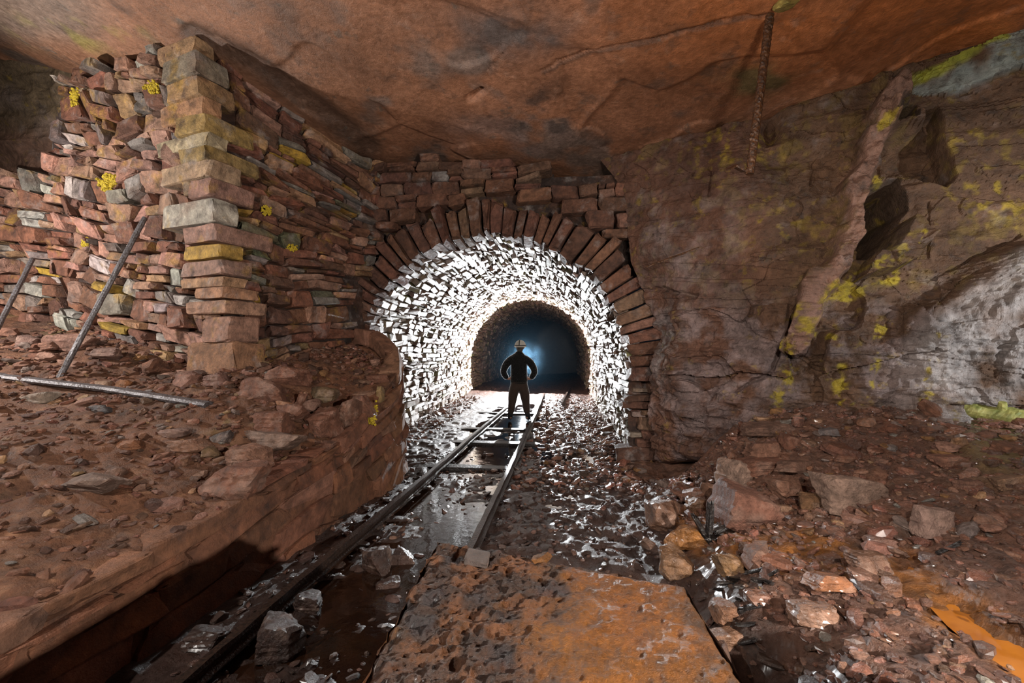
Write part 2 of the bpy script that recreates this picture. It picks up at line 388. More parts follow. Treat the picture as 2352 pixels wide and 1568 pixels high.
blend((.085, .05, .038), sstep(.1, .8, nz) * .7); blend((.27, .14, .08), sstep(.35, .9, nz2) * .5); blend((.2, .15, .05), sstep(.6, 1.1, nz + nz2) * .5)
a = Acc(); a.add(np.stack([X, Y, Z], -1).reshape(-1, 3), sheet(None, ns, nt_), colr.reshape(-1, 3))
tag(a.build('floor_ledge', M_LEDGE, smooth=True), kind='structure')
def ledge_face(u, v, n):
    x, y = lpath(np.asarray(u)); e = 1e-3; x2, y2 = lpath(np.asarray(u) + e); x1, y1 = lpath(np.asarray(u) - e)
    tx, ty = x2 - x1, y2 - y1; l = np.hypot(tx, ty) + 1e-9
    zt = ledz(x, y) + .02; z = -.15 + np.asarray(v) * (zt + .15); bat = .10 * (1 - np.asarray(v))
    nn = np.asarray(n) + bat
    return np.stack([x + ty / l * nn, y - tx / l * nn, z], -1)
T_MUD = [((.20, .085, .045), 5), ((.25, .12, .075), 2), ((.15, .065, .038), 2)]
a = Acc(); backing(a, ledge_face, 120, 14, -.035, (.17, .072, .038))
pour(masonry(71, ledge_face, LL[-1], 1.1, (.16, .34), (.28, .8), .22, T_MUD, gap=.004, prot=.016, wave=.22, tilt=.035, jit=.3, rough=.03, split=.25), a)
tag(a.build('wall_ledge', rock_mat('muddy_block', (.6, .85), .8, 9, patches=(P_DRK, P_BRN))), kind='structure')

# --- dry-stone pillar: left face, right face --------------------------
cbase, ctop = P(545, 862, 4.38), P(449, 84, 4.62)
Lg = [[P(545, 870, 4.38), P(330, 818, 4.95), P(150, 770, 5.5), P(0, 745, 5.85), P(-330, 700, 6.6)],
      [P(449, 84, 4.62), P(290, 95, 5.05), P(105, 100, 5.6), P(-60, 100, 5.95), P(-420, 60, 6.7)]]
Rg = [[P(545, 870, 4.38), P(650, 850, 4.85), P(725, 822, 5.3), P(815, 800, 6.0), P(850, 790, 6.3)],
      [P(449, 84, 4.62), P(565, 150, 5.05), P(690, 245, 5.5), P(820, 345, 6.1), P(880, 370, 6.45)]]
fL = with_normal(gridsurf(Lg), -1); fR = with_normal(gridsurf(Rg), 1)
def toward_cam(h):
    p0 = h(np.array([.5]), np.array([.5]), np.array([0.0]))[0]; p1 = h(np.array([.5]), np.array([.5]), np.array([.1]))[0]
    return np.linalg.norm(p1 - C0) < np.linalg.norm(p0 - C0)
if not toward_cam(fL): fL = with_normal(gridsurf(Lg), 1)
if not toward_cam(fR): fR = with_normal(gridsurf(Rg), -1)
WL, HL = 5.6, 4.0; WR, HR = 2.6, 3.3
T_L = [(PINK, 5), (RED, 4), (GREY, 1.6), (OCH, 1.0), (PALE, .9), (BRN, 1), (YEL, .25)]
T_R = [(RED, 5), (PINK, 1.5), (GREY, 2), (OCH, 1.1), (YEL, .35), (GRN, .4), (BRN, 2)]
T_A = [((.18, .082, .05), 4), (BRN, 3), ((.23, .125, .082), 2.5), (GREY, .25)]
rngk = np.random.default_rng(5)
def keepL(c):
    px, py, d = proj(c)
    lim = np.interp(px, [-400, 0, 96, 106, 122, 130, 146, 330, 380, 460], [395, 402, 388, 330, 230, 165, 142, 128, 112, 92])
    if px > np.interp(py, [80, 870], [425, 512]): return False
    return py > lim + rngk.uniform(-6, 14)
def keepR(c):
    px, py, d = proj(c)
    if px < np.interp(py, [80, 870], [505, 592]): return False
    if py > 640 and px > 812: return False
    return py > np.interp(px, [480, 600, 700, 770, 835, 900], [112, 190, 268, 312, 358, 372]) - 4
pillar = empty('dry_stone_stack', tuple(P(545, 862, 4.38)), 'tall dry stone pillar and pack wall with big squared corner blocks, left of the arch', 'stone stack')
sL = masonry(81, fL, WL, HL, (.17, .32), (.17, .44), .3, T_L, keepL, gap=.014, prot=.07, wave=.12, tilt=.12, split=.3, jit=.24, rough=.05)
sR = masonry(82, fR, WR, HR, (.12, .23), (.2, .55), .28, T_R, keepR, gap=.011, prot=.045, wave=.08, tilt=.08, split=.28, jit=.26, rough=.05)
def shown(st):
    px, py, d = proj(st[0]); 
    if px.min() < -20 or px.max() > 2372: return 0
    return (np.percentile(px, 95) - np.percentile(px, 5)) * (np.percentile(py, 95) - np.percentile(py, 5))
def split_stones(stones, name, parent, mat, nmax, rest):
    stones = sorted(stones, key=shown, reverse=True)
    for st in stones[:nmax]:
        a = Acc(); a.add(*st[:3]); a.build(name, mat, parent)
    pour(stones[nmax:], rest)
restL = Acc(); backing(restL, with_normal(gridsurf(Lg), 1) if toward_cam(with_normal(gridsurf(Lg), 1)) else with_normal(gridsurf(Lg), -1), 40, 30, -.2)
restL.v = []; restL.f = []; restL.c = []; restL.n = 0
def backing_keep(acc, h, nu, nv, n, test, col=DRK):
    u, v = np.meshgrid(np.linspace(0, 1, nu), np.linspace(0, 1, nv), indexing='ij'); u = u.ravel(); v = v.ravel()
    p = h(u, v, np.full(u.shape, n)); p = p + .02 * vnoise(p * 5, 3)[:, None]
    px, py, _ = proj(p)
    ok = test(px, py)
    f = [(i * nv + j, (i + 1) * nv + j, (i + 1) * nv + j + 1, i * nv + j + 1) for i in range(nu - 1) for j in range(nv - 1)]
    f = [q for q in f if all(ok[k] for k in q)]
    acc.add(p, f, col)
backing_keep(restL, fL, 90, 60, -.13, lambda px, py: py > np.interp(px, [-400, 0, 106, 128, 150, 330, 460], [425, 432, 420, 250, 180, 160, 120]))
split_stones(sL, 'wall_stone', pillar, M_STONE, 100, restL)
tag(restL.build('small_wall_stones', M_STONE, pillar), kind='stuff')
restR = Acc(); backing_keep(restR, fR, 50, 40, -.10, lambda px, py: py > np.interp(px, [480, 600, 700, 770, 835, 900], [125, 205, 285, 330, 375, 390]))
split_stones(sR, 'pack_stone', pillar, M_STONE, 100, restR)
tag(restR.build('small_pack_stones', M_STONE, pillar), kind='stuff')
# quoins: (ytop, ybottom, left px, right px, tint)
Q = [(94, 138, 374, 490, OCH), (137, 190, 392, 520, (.27, .22, .15)), (191, 238, 400, 537, OCH), (234, 281, 383, 505, (.42, .23, .11)), (278, 322, 424, 580, (.38, .25, .08)),
     (317, 352, 374, 520, (.42, .31, .20)), (354, 389, 430, 586, (.31, .2, .08)), (383, 426, 387, 555, (.42, .30, .17)), (429, 470, 453, 577, (.36, .2, .13)),
     (472, 528, 386, 541, PALE), (530, 569, 440, 625, PINK), (572, 605, 437, 553, (.42, .25, .06)), (607, 642, 428, 576, (.3, .2, .13)), (644, 668, 425, 560, OCH), (670, 695, 465, 585, (.38, .2, .12)),
     (698, 728, 446, 610, PINK), (731, 790, 478, 592, (.33, .16, .11)), (790, 868, 440, 607, (.28, .14, .085))]
rg = np.random.default_rng(9)
def arris(py): t = (py - 84) / (862 - 84); return ctop * (1 - t) + cbase * t
dL = (Lg[0][1] - Lg[0][0]); dL[2] = 0; dL /= np.linalg.norm(dL)
dR = (Rg[0][1] - Rg[0][0]); dR[2] = 0; dR /= np.linalg.norm(dR)
for (y0, y1, xl, xr, c) in Q:
    ym = (y0 + y1) / 2; A = arris(ym); ax, _, dd = proj(A)
    def reach(dirv, target):
        lo, hi = 0, 1.6
        for _ in range(30):
            m = (lo + hi) / 2; x = proj(A + dirv * m)[0]
            if abs(x - ax) < abs(target - ax): lo = m
            else: hi = m
        return lo
    lL, lR = reach(dL, xl), reach(dR, xr)
    zt, zb = arris(y0)[2], arris(y1)[2]
    V, Fc = stone(rg, CT5, .08, .028, .06)
    aa = (V[:, 0] + 1) / 2; bb = (V[:, 1] + 1) / 2; cc = (V[:, 2] + 1) / 2
    out = rg.uniform(.06, .12)
    O = A - (dL + dR) * out
    v = O + np.outer(aa * (lL + out * .6), dL) + np.outer(bb * (lR + out * .6), dR); v[:, 2] = zb + .006 + cc * (zt - zb - .008)
    # the far corner is cut off so the block has the L-footprint's diagonal back
    a = Acc(); a.add(v, [f[::-1] for f in Fc], [x * rg.uniform(.92, 1.08) for x in c])
    o = a.build('corner_block', M_STONE, pillar)

# --- rock wall far behind on the left ---------------------------------
G = [[P(-500, 470, 8.0), P(-100, 470, 7.4), P(140, 440, 6.9), P(260, 400, 6.4)],
     [P(-500, 405, 8.0), P(-100, 395, 7.2), P(140, 380, 6.6), P(260, 360, 6.4)],
     [P(-500, 260, 7.8), P(-100, 265, 7.0), P(140, 290, 6.5), P(260, 280, 6.3)],
     [P(-500, 60, 7.6), P(-100, 90, 6.9), P(140, 90, 6.3), P(260, 60, 6.0)]]
f = gridsurf(G); u, v = np.meshgrid(np.linspace(0, 1, 140), np.linspace(0, 1, 90), indexing='ij'); p = f(u, v)
p[..., 1] -= .10 * fbm(p * 1.4, 4, 91) + .05 * ridged(p * np.array([.5, .5, 3]), 3, 92); colr = np.ones(u.shape + (3,)) * np.array([.22, .12, .08])
blend((.13, .10, .05), sstep(.5, .75, v) * .7); blend((.25, .18, .15), sstep(.2, .8, fbm(p * 2, 3, 93)) * .6)
a = Acc(); a.add(p.reshape(-1, 3), sheet(None, *u.shape), colr.reshape(-1, 3)); tag(a.build('wall_left', M_ROCK), kind='structure')

# --- arch front ---------------------------------------------------------
AY = 6.05; AXC, ASP, AR = -1.0, 1.27, 1.97
def arch_plane(u, v, n):
    x = -3.6 + np.asarray(u) * 5.6; z = 2.5 + np.asarray(v) * 1.95
    return np.stack([x, AY - np.asarray(n) + 0 * x, z], -1)
def keepA(c):
    px, py, d = proj(c); r = math.hypot(c[0] - AXC, c[2] - ASP)
    if r < AR + .58: return False
    if py < np.interp(px, [820, 900, 905, 950, 1000, 1120, 1200, 1258, 1262, 1300, 1385, 1390, 1470], [370, 372, 362, 360, 345, 352, 372, 385, 425, 425, 420, 400, 425]): return False
    if px > np.interp(py, [400, 620], [1470, 1440]): return False
    return px > 800
a = Acc()
sA = masonry(101, arch_plane, 5.6, 1.95, (.12, .25), (.22, .52), .3, T_A, keepA, gap=.008, prot=.05, wave=.05, tilt=.07, split=.15, jit=.15)
arch = empty('stone_arch', (AXC, AY, 0), 'rough stone arch ring and masonry front around the brightly lit tunnel mouth', 'stone arch')
backing_keep(a, arch_plane, 90, 40, -.24, lambda px, py: (py > 400) & (np.hypot((px - 1128) / 1.0, py - 850) > 330) )
split_stones(sA, 'front_stone', arch, M_FRONT, 100, a)
tag(a.build('front_backing', M_STONE, arch), kind='stuff')
rg = np.random.default_rng(14)
def voussoir(a0, a1, r0, r1, c, prot):
    V, Fc = stone(rg, CT5, .19, .06, .12)
    am, ar = (a0 + a1) / 2, (a1 - a0) / 2; rm, rr = (r0 + r1) / 2, (r1 - r0) / 2
    ang = am + V[:, 0] * ar * .88; rad = rm + V[:, 1] * rr * .97; y = AY + .22 + V[:, 2] * .24 - prot
    v = np.stack([AXC - np.cos(ang) * rad, y, ASP + np.sin(ang) * rad], -1)
    a = Acc(); a.add(v, Fc, c); a.build('arch_stone', M_FRONT, arch)
ang = -.02
while ang < math.pi + .06:
    t = ang / math.pi; wd = rg.uniform(.055, .10)
    ln = rg.uniform(.36, .52) if t < .68 else rg.uniform(.45, .58)
    if .66 < t < .70: wd = .13
    voussoir(ang, ang + wd, AR - rg.uniform(0, .04), AR + ln, pick(rg, T_A), rg.uniform(-.05, .09)); ang += wd
# jambs below the springing, right side and (mostly hidden) left side
def jamb(side, x0, x1, seed):
    def h(u, v, n):
        x = x0 + np.asarray(u) * (x1 - x0); z = -.1 + np.asarray(v) * 1.4
        return np.stack([x, AY - np.asarray(n), z], -1)
    a = Acc(); backing(a, h, 6, 10, -.15)
    for st in masonry(seed, h, abs(x1 - x0), 1.4, (.08, .2), (.25, .6), .3, T_A, None, gap=.006, prot=.03, wave=.03, tilt=.05): a.add(*st[:3])
    tag(a.build('jamb_masonry', M_FRONT, arch))
jamb(1, .97, 1.75, 111); jamb(-1, -3.6, -2.98, 112)

# --- tunnel lining ------------------------------------------------------
TL0, TL1 = 6.22, 25.0
def prof(s):
    """s metres along the profile from the left foot over the crown to the right foot"""
    s = np.asarray(s, float); leg = ASP + .15; arc = math.pi * AR
    x = np.where(s < leg, AXC - AR - .02, np.where(s > leg + arc, AXC + AR + .02, 0.0)); z = np.where(s < leg, s - .15, np.where(s > leg + arc, leg + arc + leg - s - .15, 0.0))
    an = np.clip((s - leg) / AR, 0, math.pi); m = (s >= leg) & (s <= leg + arc)
    x = np.where(m, AXC - AR * np.cos(an), x); z = np.where(m, ASP + AR * np.sin(an), z)
    nx = np.where(m, np.cos(an), np.where(s < leg, 1, -1)); nz = np.where(m, -np.sin(an), 0)
    return x, z, nx, nz
PTOT = 2 * (ASP + .15) + math.pi * AR
def lin(u, v, n):
    y = TL0 + np.asarray(u) * (TL1 - TL0); x, z, nx, nz = prof(np.asarray(v) * PTOT)
    w_ = .05 * vnoise(np.stack([y * .6, z * .8, x * .8], -1), 7); n = np.asarray(n) + w_
    return np.stack([x + nx * n, y, z + nz * n], -1)
T_T = [((.30, .22, .17), 4), ((.22, .14, .10), 3), ((.36, .30, .25), 2), ((.24, .20, .10), 1)]
a = Acc(); backing(a, lin, 60, 60, -.09, (.06, .045, .035), 0)
near = masonry(121, lambda u, v, n: lin(u * 10.2 / (TL1 - TL0), v, n), 10.2, PTOT, (.075, .135), (.2, .42), .2, T_T, None, gap=.007, prot=.032, wave=.03, tilt=.11, split=.12, tmpl=CT4, jit=.2, rough=.05)
pour(near, a)
farr = masonry(122, lambda u, v, n: lin((10.2 + u * 8.6) / (TL1 - TL0), v, n), 8.6, PTOT, (.12, .2), (.25, .45), .2, T_T, None, gap=.008, prot=.03, wave=.04, tilt=.08, split=.1, tmpl=CT3)
pour(farr, a)
tag(a.build('wall_tunnel', M_LINING), kind='structure')
a = Acc(); e = np.linspace(0, math.pi, 24); v = [(AXC - 2.2, TL1, -.2), (AXC + 2.2, TL1, -.2)] + [(AXC + 2.2 * math.cos(t), TL1, ASP + 2.2 * math.sin(t)) for t in e]
a.add(v, [tuple(range(len(v)))], (.03, .02, .015)); tag(a.build('wall_back', M_LINING), kind='structure')

# --- right rock face ------------------------------------------------------
RG = [[(1565, 1160, 5.75), (1625, 1160, 5.15), (1720, 1130, 4.65), (1850, 1110, 4.3), (2050, 1110, 4.0), (2352, 1120, 3.6), (2900, 1150, 2.9)],
      [(1520, 950, 5.75), (1600, 950, 5.15), (1720, 940, 4.75), (1850, 930, 4.45), (2050, 930, 4.15), (2352, 930, 3.75), (2900, 950, 3.0)],
      [(1512, 740, 5.8), (1580, 740, 5.25), (1715, 740, 4.8), (1845, 740, 4.42), (2060, 740, 4.2), (2352, 720, 3.7), (2900, 720, 3.0)],
      [(1440, 570, 5.9), (1540, 570, 5.35), (1705, 570, 4.85), (1880, 570, 4.5), (2080, 560, 4.3), (2352, 560, 3.95), (2900, 540, 3.2)],
      [(1440, 440, 6.0), (1545, 440, 5.5), (1700, 430, 4.95), (1920, 400, 4.58), (2110, 360, 4.35), (2352, 300, 3.98), (2900, 200, 3.2)],
      [(1360, 345, 6.35), (1510, 308, 5.75), (1700, 248, 5.15), (1950, 170, 4.75), (2150, 85, 4.45), (2352, 20, 4.05), (2900, -160, 3.3)]]
rs = gridsurf([[P(*c) for c in r] for r in RG])
NU, NV = 520, 400
u, v = np.meshgrid(np.linspace(0, 1, NU), np.linspace(0, 1, NV), indexing='ij'); p = rs(u, v)
# smooth the control-grid creases
for _ in range(14):
    p[1:-1] = .5 * p[1:-1] + .25 * (p[:-2] + p[2:]); p[:, 1:-1] = .5 * p[:, 1:-1] + .25 * (p[:, :-2] + p[:, 2:])
PX, PY, PD = proj(p)
nrm = np.cross(np.gradient(p, axis=0), np.gradient(p, axis=1)); nrm /= np.linalg.norm(nrm, axis=-1, keepdims=True)
if (nrm * (C0 - p)).sum(-1).mean() < 0: nrm = -nrm
def blob(cx, cy, rx, ry, pw=2): return np.exp(-(np.abs((PX - cx) / rx) ** pw + np.abs((PY - cy) / ry) ** pw))
wx = 10 * fbm(p * 3.1, 3, 130); PX2, PY2 = PX + wx, PY + 8 * fbm(p * 3.3 + 50, 3, 131)
g = lambda cx, cy, rx, ry: np.exp(-(((PX2 - cx) / rx) ** 2 + ((PY2 - cy) / ry) ** 2))
low = sstep(640, 760, PY)
D = .10 * fbm(p * .9, 3, 132) + (.02 + .035 * low) * ridged(p * np.array([1.6, 1.6, 4.0]), 4, 133) + (.012 + .02 * low) * fbm(p * 9, 4, 134)
bed = vnoise(np.stack([p[..., 0] * .5, p[..., 1] * .5, p[..., 2] * 5 + p[..., 0] * .9], -1), 135); D += .035 * np.round(bed * 2) / 2
d1, d2, cid = cells(p * np.array([1.1, 1.1, 1.7]) + .3 * fbm(p * 2, 2, 136)[..., None], 137); D += (.02 + .05 * low) * cid
# the leaning rib
rib = [(2060, 205), (2030, 270), (1995, 360), (1965, 430), (1940, 540), (1900, 640), (1850, 720), (1830, 790)]
dr = polydist(PX2, PY2, rib); D += .22 * (1 - sstep(14, 30, dr + 9 * fbm(p * 5, 3, 139))) + .03 * fbm(p * 12, 3, 138) * (1 - sstep(20, 60, dr)) 
# hollows to the right of the rib, edges sharp
def hollow(pts, depth, edge=.5):
    global D
    ins = inpoly(PX2, PY2, pts); dd = polydist(PX2, PY2, pts + [pts[0]])
    D = D - depth * np.where(ins, sstep(0, 26, dd), 0); return ins
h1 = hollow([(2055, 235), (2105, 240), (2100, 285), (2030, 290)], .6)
h2 = hollow([(2110, 240), (2165, 235), (2170, 330), (2205, 400), (2180, 440), (2100, 420), (2030, 415), (2020, 300), (2110, 290)], .3)
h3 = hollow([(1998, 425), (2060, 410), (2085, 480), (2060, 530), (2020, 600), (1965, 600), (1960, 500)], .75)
h4 = hollow([(2010, 425), (2200, 395), (2200, 425), (2020, 440)], .15)
D += .34 * np.where(inpoly(PX2, PY2, [(2045, 545), (2070, 515), (2125, 560), (2110, 582), (2060, 620), (1960, 650), (1975, 610)]), 1, 0) * .8
D += .10 * np.where(inpoly(PX2, PY2, [(2030, 262), (2140, 268), (2140, 290), (2030, 295)]), 1, 0)
# overhang at the foot of the near-left nose and undercut at its base
D -= .55 * sstep(1040, 1130, PY) * sstep(1780, 1640, PX) + .7 * np.exp(-(((PX - 1585) / 42) ** 4 + ((PY - 1115) / 48) ** 4))
D += .10 * g(1560, 880, 60, 120)
D -= .06 * (1 - sstep(0, 9, polydist(PX2, PY2, [(1460, 668), (1560, 668), (1600, 672)])))
D -= .08 * (1 - sstep(0, 7, polydist(PX2, PY2, [(1815, 740), (1800, 800), (1760, 860), (1700, 900)])))
D += .10 * np.where((PX2 > 1560) & (PX2 < 1812) & (PY2 > 706) & (PY2 < 860), 1, 0)
for pts in ([(1640, 390), (1635, 450)], [(2128, 470), (2130, 600)], [(1850, 300), (1950, 300), (2000, 270)], [(1860, 430), (1868, 400)], [(1540, 850), (1650, 840), (1700, 905)], [(2330, 545), (2240, 600), (2150, 640), (2080, 650)]):
    D -= .03 * (1 - sstep(0, 5, polydist(PX2, PY2, pts)))
D += .14 * sstep(0, 70, (PY2 - np.interp(PX2, [2060, 2150, 2240, 2352], [690, 650, 600, 540]))) * sstep(2020, 2140, PX2)
D -= .22 * g(1772, 290, 22, 40)
_top = np.interp(PX, [1330, 1500, 1700, 1950, 2150, 2352], [352, 314, 258, 186, 100, 40])
D -= (.40 * (1 - sstep(12, 26, PY - _top + 5 * fbm(p * 6, 2, 149))) * sstep(1900, 1600, PX) + .12 * (1 - sstep(0, 14, PY - _top)) * sstep(1600, 1900, PX))
top = np.interp(PX, [1330, 1500, 1700, 1950, 2150, 2352], [352, 314, 258, 186, 100, 40])
# the slanting underside band near the roof on the far right
band = inpoly(PX2, PY2, [(2075, 190), (2352, 70), (2700, -60), (2700, 60), (2352, 155), (2170, 215), (2080, 215)])
D += .10 * np.where(band, 1, 0) * sstep(2050, 2260, PX)
p = p + nrm * D[..., None]
n1, n2_, n3 = fbm(p * 1.3, 4, 141), fbm(p * 4.5, 4, 142), fbm(p * 13, 3, 143)
colr = np.ones(u.shape + (3,)) * np.array([.135, .062, .038])
blend((.11, .062, .03), sstep(1650, 1850, PX) * .6)
blend((.20, .13, .03), np.clip(sstep(.1, .9, n2_ + .8 * n3) * (1 - low) * .4, 0, .5))
blend((.34, .23, .02), np.clip((g(2290, 450, 90, 60) + g(1690, 340, 90, 50) * .7 + g(2240, 330, 60, 30) + g(1790, 540, 60, 50) * .6) * (1.4 * n3 + .6 * n2_ - .15) * 1.3, 0, .75))
blend((.23, .17, .16), np.clip(low * sstep(-.4, .5, n2_) * .7 + g(1560, 560, 130, 130) * (.3 + n2_) * .8, 0, .75))
blend((.26, .14, .10), (1 - sstep(14, 30, dr + 8 * n3)) * .75)
blend((.40, .36, .34), np.clip(sstep(0, 80, PY2 - np.interp(PX2, [1900, 2060, 2150, 2240, 2352], [900, 740, 690, 620, 540])) * sstep(1980, 2200, PX) * (.55 + .6 * n2_), 0, .85))  # brightness of the lamp-lit area at the right, painted in as a pale tint
blend((.34, .3, .28), np.clip(g(1545, 800, 28, 60) * (.6 + n3), 0, .8))
for pts, wd in (([(1912, 780), (1905, 850), (1930, 915)], 13), ([(2010, 750), (1995, 830), (1980, 915)], 12), ([(2140, 750), (2130, 820), (2105, 915)], 9), ([(1850, 760), (1820, 800), (1800, 870), (1780, 920)], 16),
                ([(1960, 640), (2090, 560)], 16), ([(1830, 740), (1900, 690), (2050, 640)], 14), ([(2080, 250), (2040, 280), (2000, 330)], 6), ([(2020, 415), (2100, 400)], 7)):
    blend((.42, .31, .02), np.clip((1 - sstep(wd * .2, wd * 1.5, polydist(PX2, PY2, pts) + 9 * n2_)) * (.1 + 1.9 * n3), 0, .8))
blend((.27, .31, .29), np.where(band, .8, 0) * np.clip(.6 + n2_, 0, 1)); blend((.32, .32, .03), np.clip((1 - sstep(4, 16, polydist(PX2, PY2, [(2090, 185), (2160, 160), (2260, 110), (2300, 100)]))), 0, .9))
blend((.05, .035, .025), np.where(h1 | h3, .5, 0))  # shade of the two deepest hollows, painted into the rock colour
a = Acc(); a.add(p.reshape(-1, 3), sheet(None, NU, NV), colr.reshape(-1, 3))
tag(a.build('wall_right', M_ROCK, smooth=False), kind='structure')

# --- mine floor: track bed, tunnel floor and rubble mound ------------------
mp = [P(*c) for c in ((1580, 1090, 5.3), (1650, 1010, 5.05), (1750, 945, 4.7), (2000, 925, 4.35), (2200, 925, 4.05), (2352, 955, 3.8), (1700, 1100, 3.95), (1900, 1100, 3.45), (2200, 1100, 2.95),
                      (2352, 1150, 2.6), (1560, 1190, 3.75), (1700, 1250, 2.9), (1650, 1400, 2.15), (2000, 1250, 2.55), (2352, 1400, 1.8), (2000, 1500, 1.62), (2300, 1568, 1.42), (1700, 1568, 1.5), (1490, 1300, 3.05))]
mp += [np.array(c, float) for c in ((0.75, 2, .0), (.6, 4, 0), (.9, 5, .0), (-1.5, 1, 0), (-1.5, 3, 0), (-1.5, 5, 0), (-1, 8, 0), (.9, 8, .05), (-2.9, 8, .03), (0, 1, 0), (.7, .3, .05), (1.3, 6.2, .1),
                                     (3.2, .4, .6), (6.5, 2, 1.2), (6, 5, 1.4), (-1, 12, 0), (-1, 25, .1), (.9, 14, .08), (-2.9, 15.5, .22), (-1, 16.5, .12), (3, 8, .5))]
mz = RBF(mp, 3e-3)
def floor_h(x, y, detail=True):
    z = mz(x, y); flat = sstep(1.1, .55, x + .25 * (y > 100)); z = z * (1 - flat) + np.where(y > 6, np.clip(z, -.02, .3), 0.0) * flat
    z = np.where(y > 6, np.clip(z, -.05, .35), z)
    if not detail: return z
    q = np.stack([x, y, 0 * x], -1)
    amp = .035 + .03 * sstep(.6, 1.4, x)
    d1, d2, cid = cells(q * 9, 151)
    z = z + amp * .6 * fbm(q * 2.2, 3, 152) + .4 * amp * fbm(q * 9, 3, 153) + .016 * cid * sstep(-.3, .6, vnoise(q * .8, 154) + .5 * sstep(.5, 1.2, x))
    bedw = sstep(.1, .0, np.abs(x + 1.2) - .46) # between the rails it is wetter and lower
    return z - .03 * bedw
gy = np.concatenate([-.5 + np.linspace(0, 1, 60) * 1.3, .8 + (25 - .8) * (np.exp(np.linspace(0, 1, 620) * 2.6) - 1) / (math.exp(2.6) - 1)])
gx = np.concatenate([np.linspace(-3.3, 3.0, 420), np.linspace(3.03, 7.5, 140)])
X, Y = np.meshgrid(gx, gy, indexing='ij'); Z = floor_h(X, Y); q = np.stack([X, Y, 0 * X], -1); PX, PY, _ = proj(np.stack([X, np.maximum(Y, .5), Z], -1))
n1, n2_ = fbm(q * 1.4, 4, 155), fbm(q * 6, 3, 156)
colr = np.ones(X.shape + (3,)) * np.array([.055, .024, .015])
mound = sstep(.8, 1.3, X)
blend((.20, .092, .055), mound * .9); blend((.11, .06, .045), mound * sstep(0, .8, n1) * .6)
g = lambda cx, cy, rx, ry: np.exp(-(((PX - cx) / rx) ** 2 + ((PY - cy) / ry) ** 2))
org = polydist(PX, PY, [(1600, 1210), (1750, 1265), (1900, 1270), (2080, 1310), (2200, 1400), (2352, 1500), (2500, 1600)])
blend((.30, .105, .012), np.clip((1 - sstep(25, 75, org + 25 * n2_)) * .9, 0, .9) * sstep(1500, 1560, PX))
blend((.17, .15, .04), np.clip(g(2300, 1000, 90, 90) * .8, 0, .8))
# the water course: carve a shallow channel
chn = (1 - sstep(20, 60, polydist(PX, PY, [(2080, 1310), (2200, 1400), (2352, 1500), (2500, 1600)])))
hol = inpoly(PX, PY, [(1540, 1150), (1580, 1075), (1640, 1110), (1600, 1160)]) & (Y > 3.4); Z = Z - .05 * chn - .5 * hol
fcs = sheet(None, *X.shape); V = np.stack([X, Y, Z], -1).reshape(-1, 3); cc = colr.reshape(-1, 3)
nyv = X.shape[1]; split_i = int(np.searchsorted(gx, .85))
a = Acc(); a.add(V[: (split_i + 1) * nyv], sheet(None, split_i + 1, nyv), cc[: (split_i + 1) * nyv]); tag(a.build('floor', M_FLOOR, smooth=True), kind='structure')
a = Acc(); a.add(V[split_i * nyv:], sheet(None, X.shape[0] - split_i, nyv), cc[split_i * nyv:]); tag(a.build('floor_rubble_slope', M_MOUND, smooth=True), kind='structure')
sp_ = [(2080, 1312, 10), (2140, 1350, 26), (2200, 1398, 34), (2270, 1445, 40), (2352, 1500, 55), (2440, 1560, 60)]
M_STREAM = plain('orange_ochre_water', (.42, .15, .02), .10, 0, spec=.7, col2=(.30, .095, .012), scale=5, bump=.35)
V = []
def fhit(px, py):
    ds = np.arange(.7, 6, .01); pts = C0 + ds[:, None] * ray(px, py)[None]; return pts[np.argmax(pts[:, 2] < floor_h(pts[:, 0], pts[:, 1], False) - .03)]
for px, py, wd in sp_:
    e0, e1 = fhit(px - wd * .5, py + wd * .8), fhit(px + wd * .5, py - wd * .8); zz = (e0[2] + e1[2]) / 2
    for t in np.linspace(-.2, 1.2, 7): q0 = e0 * (1 - t) + e1 * t; V.append((q0[0], q0[1], zz))
a = Acc(); a.add(V, sheet(None, len(sp_), 7)); tag(a.build('floor_stream', M_STREAM, smooth=True), kind='structure')
# standing water between the rails
a = Acc(); a.add([(-2.1, .3, -.022), (.6, .3, -.022), (.6, 13, -.022), (-2.1, 13, -.022)], [(0, 1, 2, 3)]); tag(a.build('floor_water', M_WATER), kind='structure')

# ================================================================== THINGS
def ground(x, y):
    x = np.asarray(x, float); y = np.asarray(y, float)
    edge = np.interp(y, LP[:, 1], LP[:, 0])
    return np.where((x < edge) & (y < 6.1), ledge_h(x, y), floor_h(x, y))
def hit(px, py, dmin=.7, dmax=16):
    ds = np.arange(dmin, dmax, .015); pts = C0 + ds[:, None] * ray(px, py)[None]
    gz = ground(pts[:, 0], pts[:, 1]); k = np.argmax(pts[:, 2] < gz)
    return ds[k] if (pts[:, 2] < gz).any() else None
import bmesh
bm = bmesh.new(); bmesh.ops.create_icosphere(bm, subdivisions=4, radius=1); ICO4 = (np.array([v.co[:] for v in bm.verts]), [tuple(v.index for v in f.verts) for f in bm.faces]); bm.free()
bm = bmesh.new(); bmesh.ops.create_icosphere(bm, subdivisions=3, radius=1); ICO3 = (np.array([v.co[:] for v in bm.verts]), [tuple(v.index for v in f.verts) for f in bm.faces]); bm.free()
bm = bmesh.new(); bmesh.ops.create_icosphere(bm, subdivisions=2, radius=1); ICO2 = (np.array([v.co[:] for v in bm.verts]), [tuple(v.index for v in f.verts) for f in bm.faces]); bm.free()
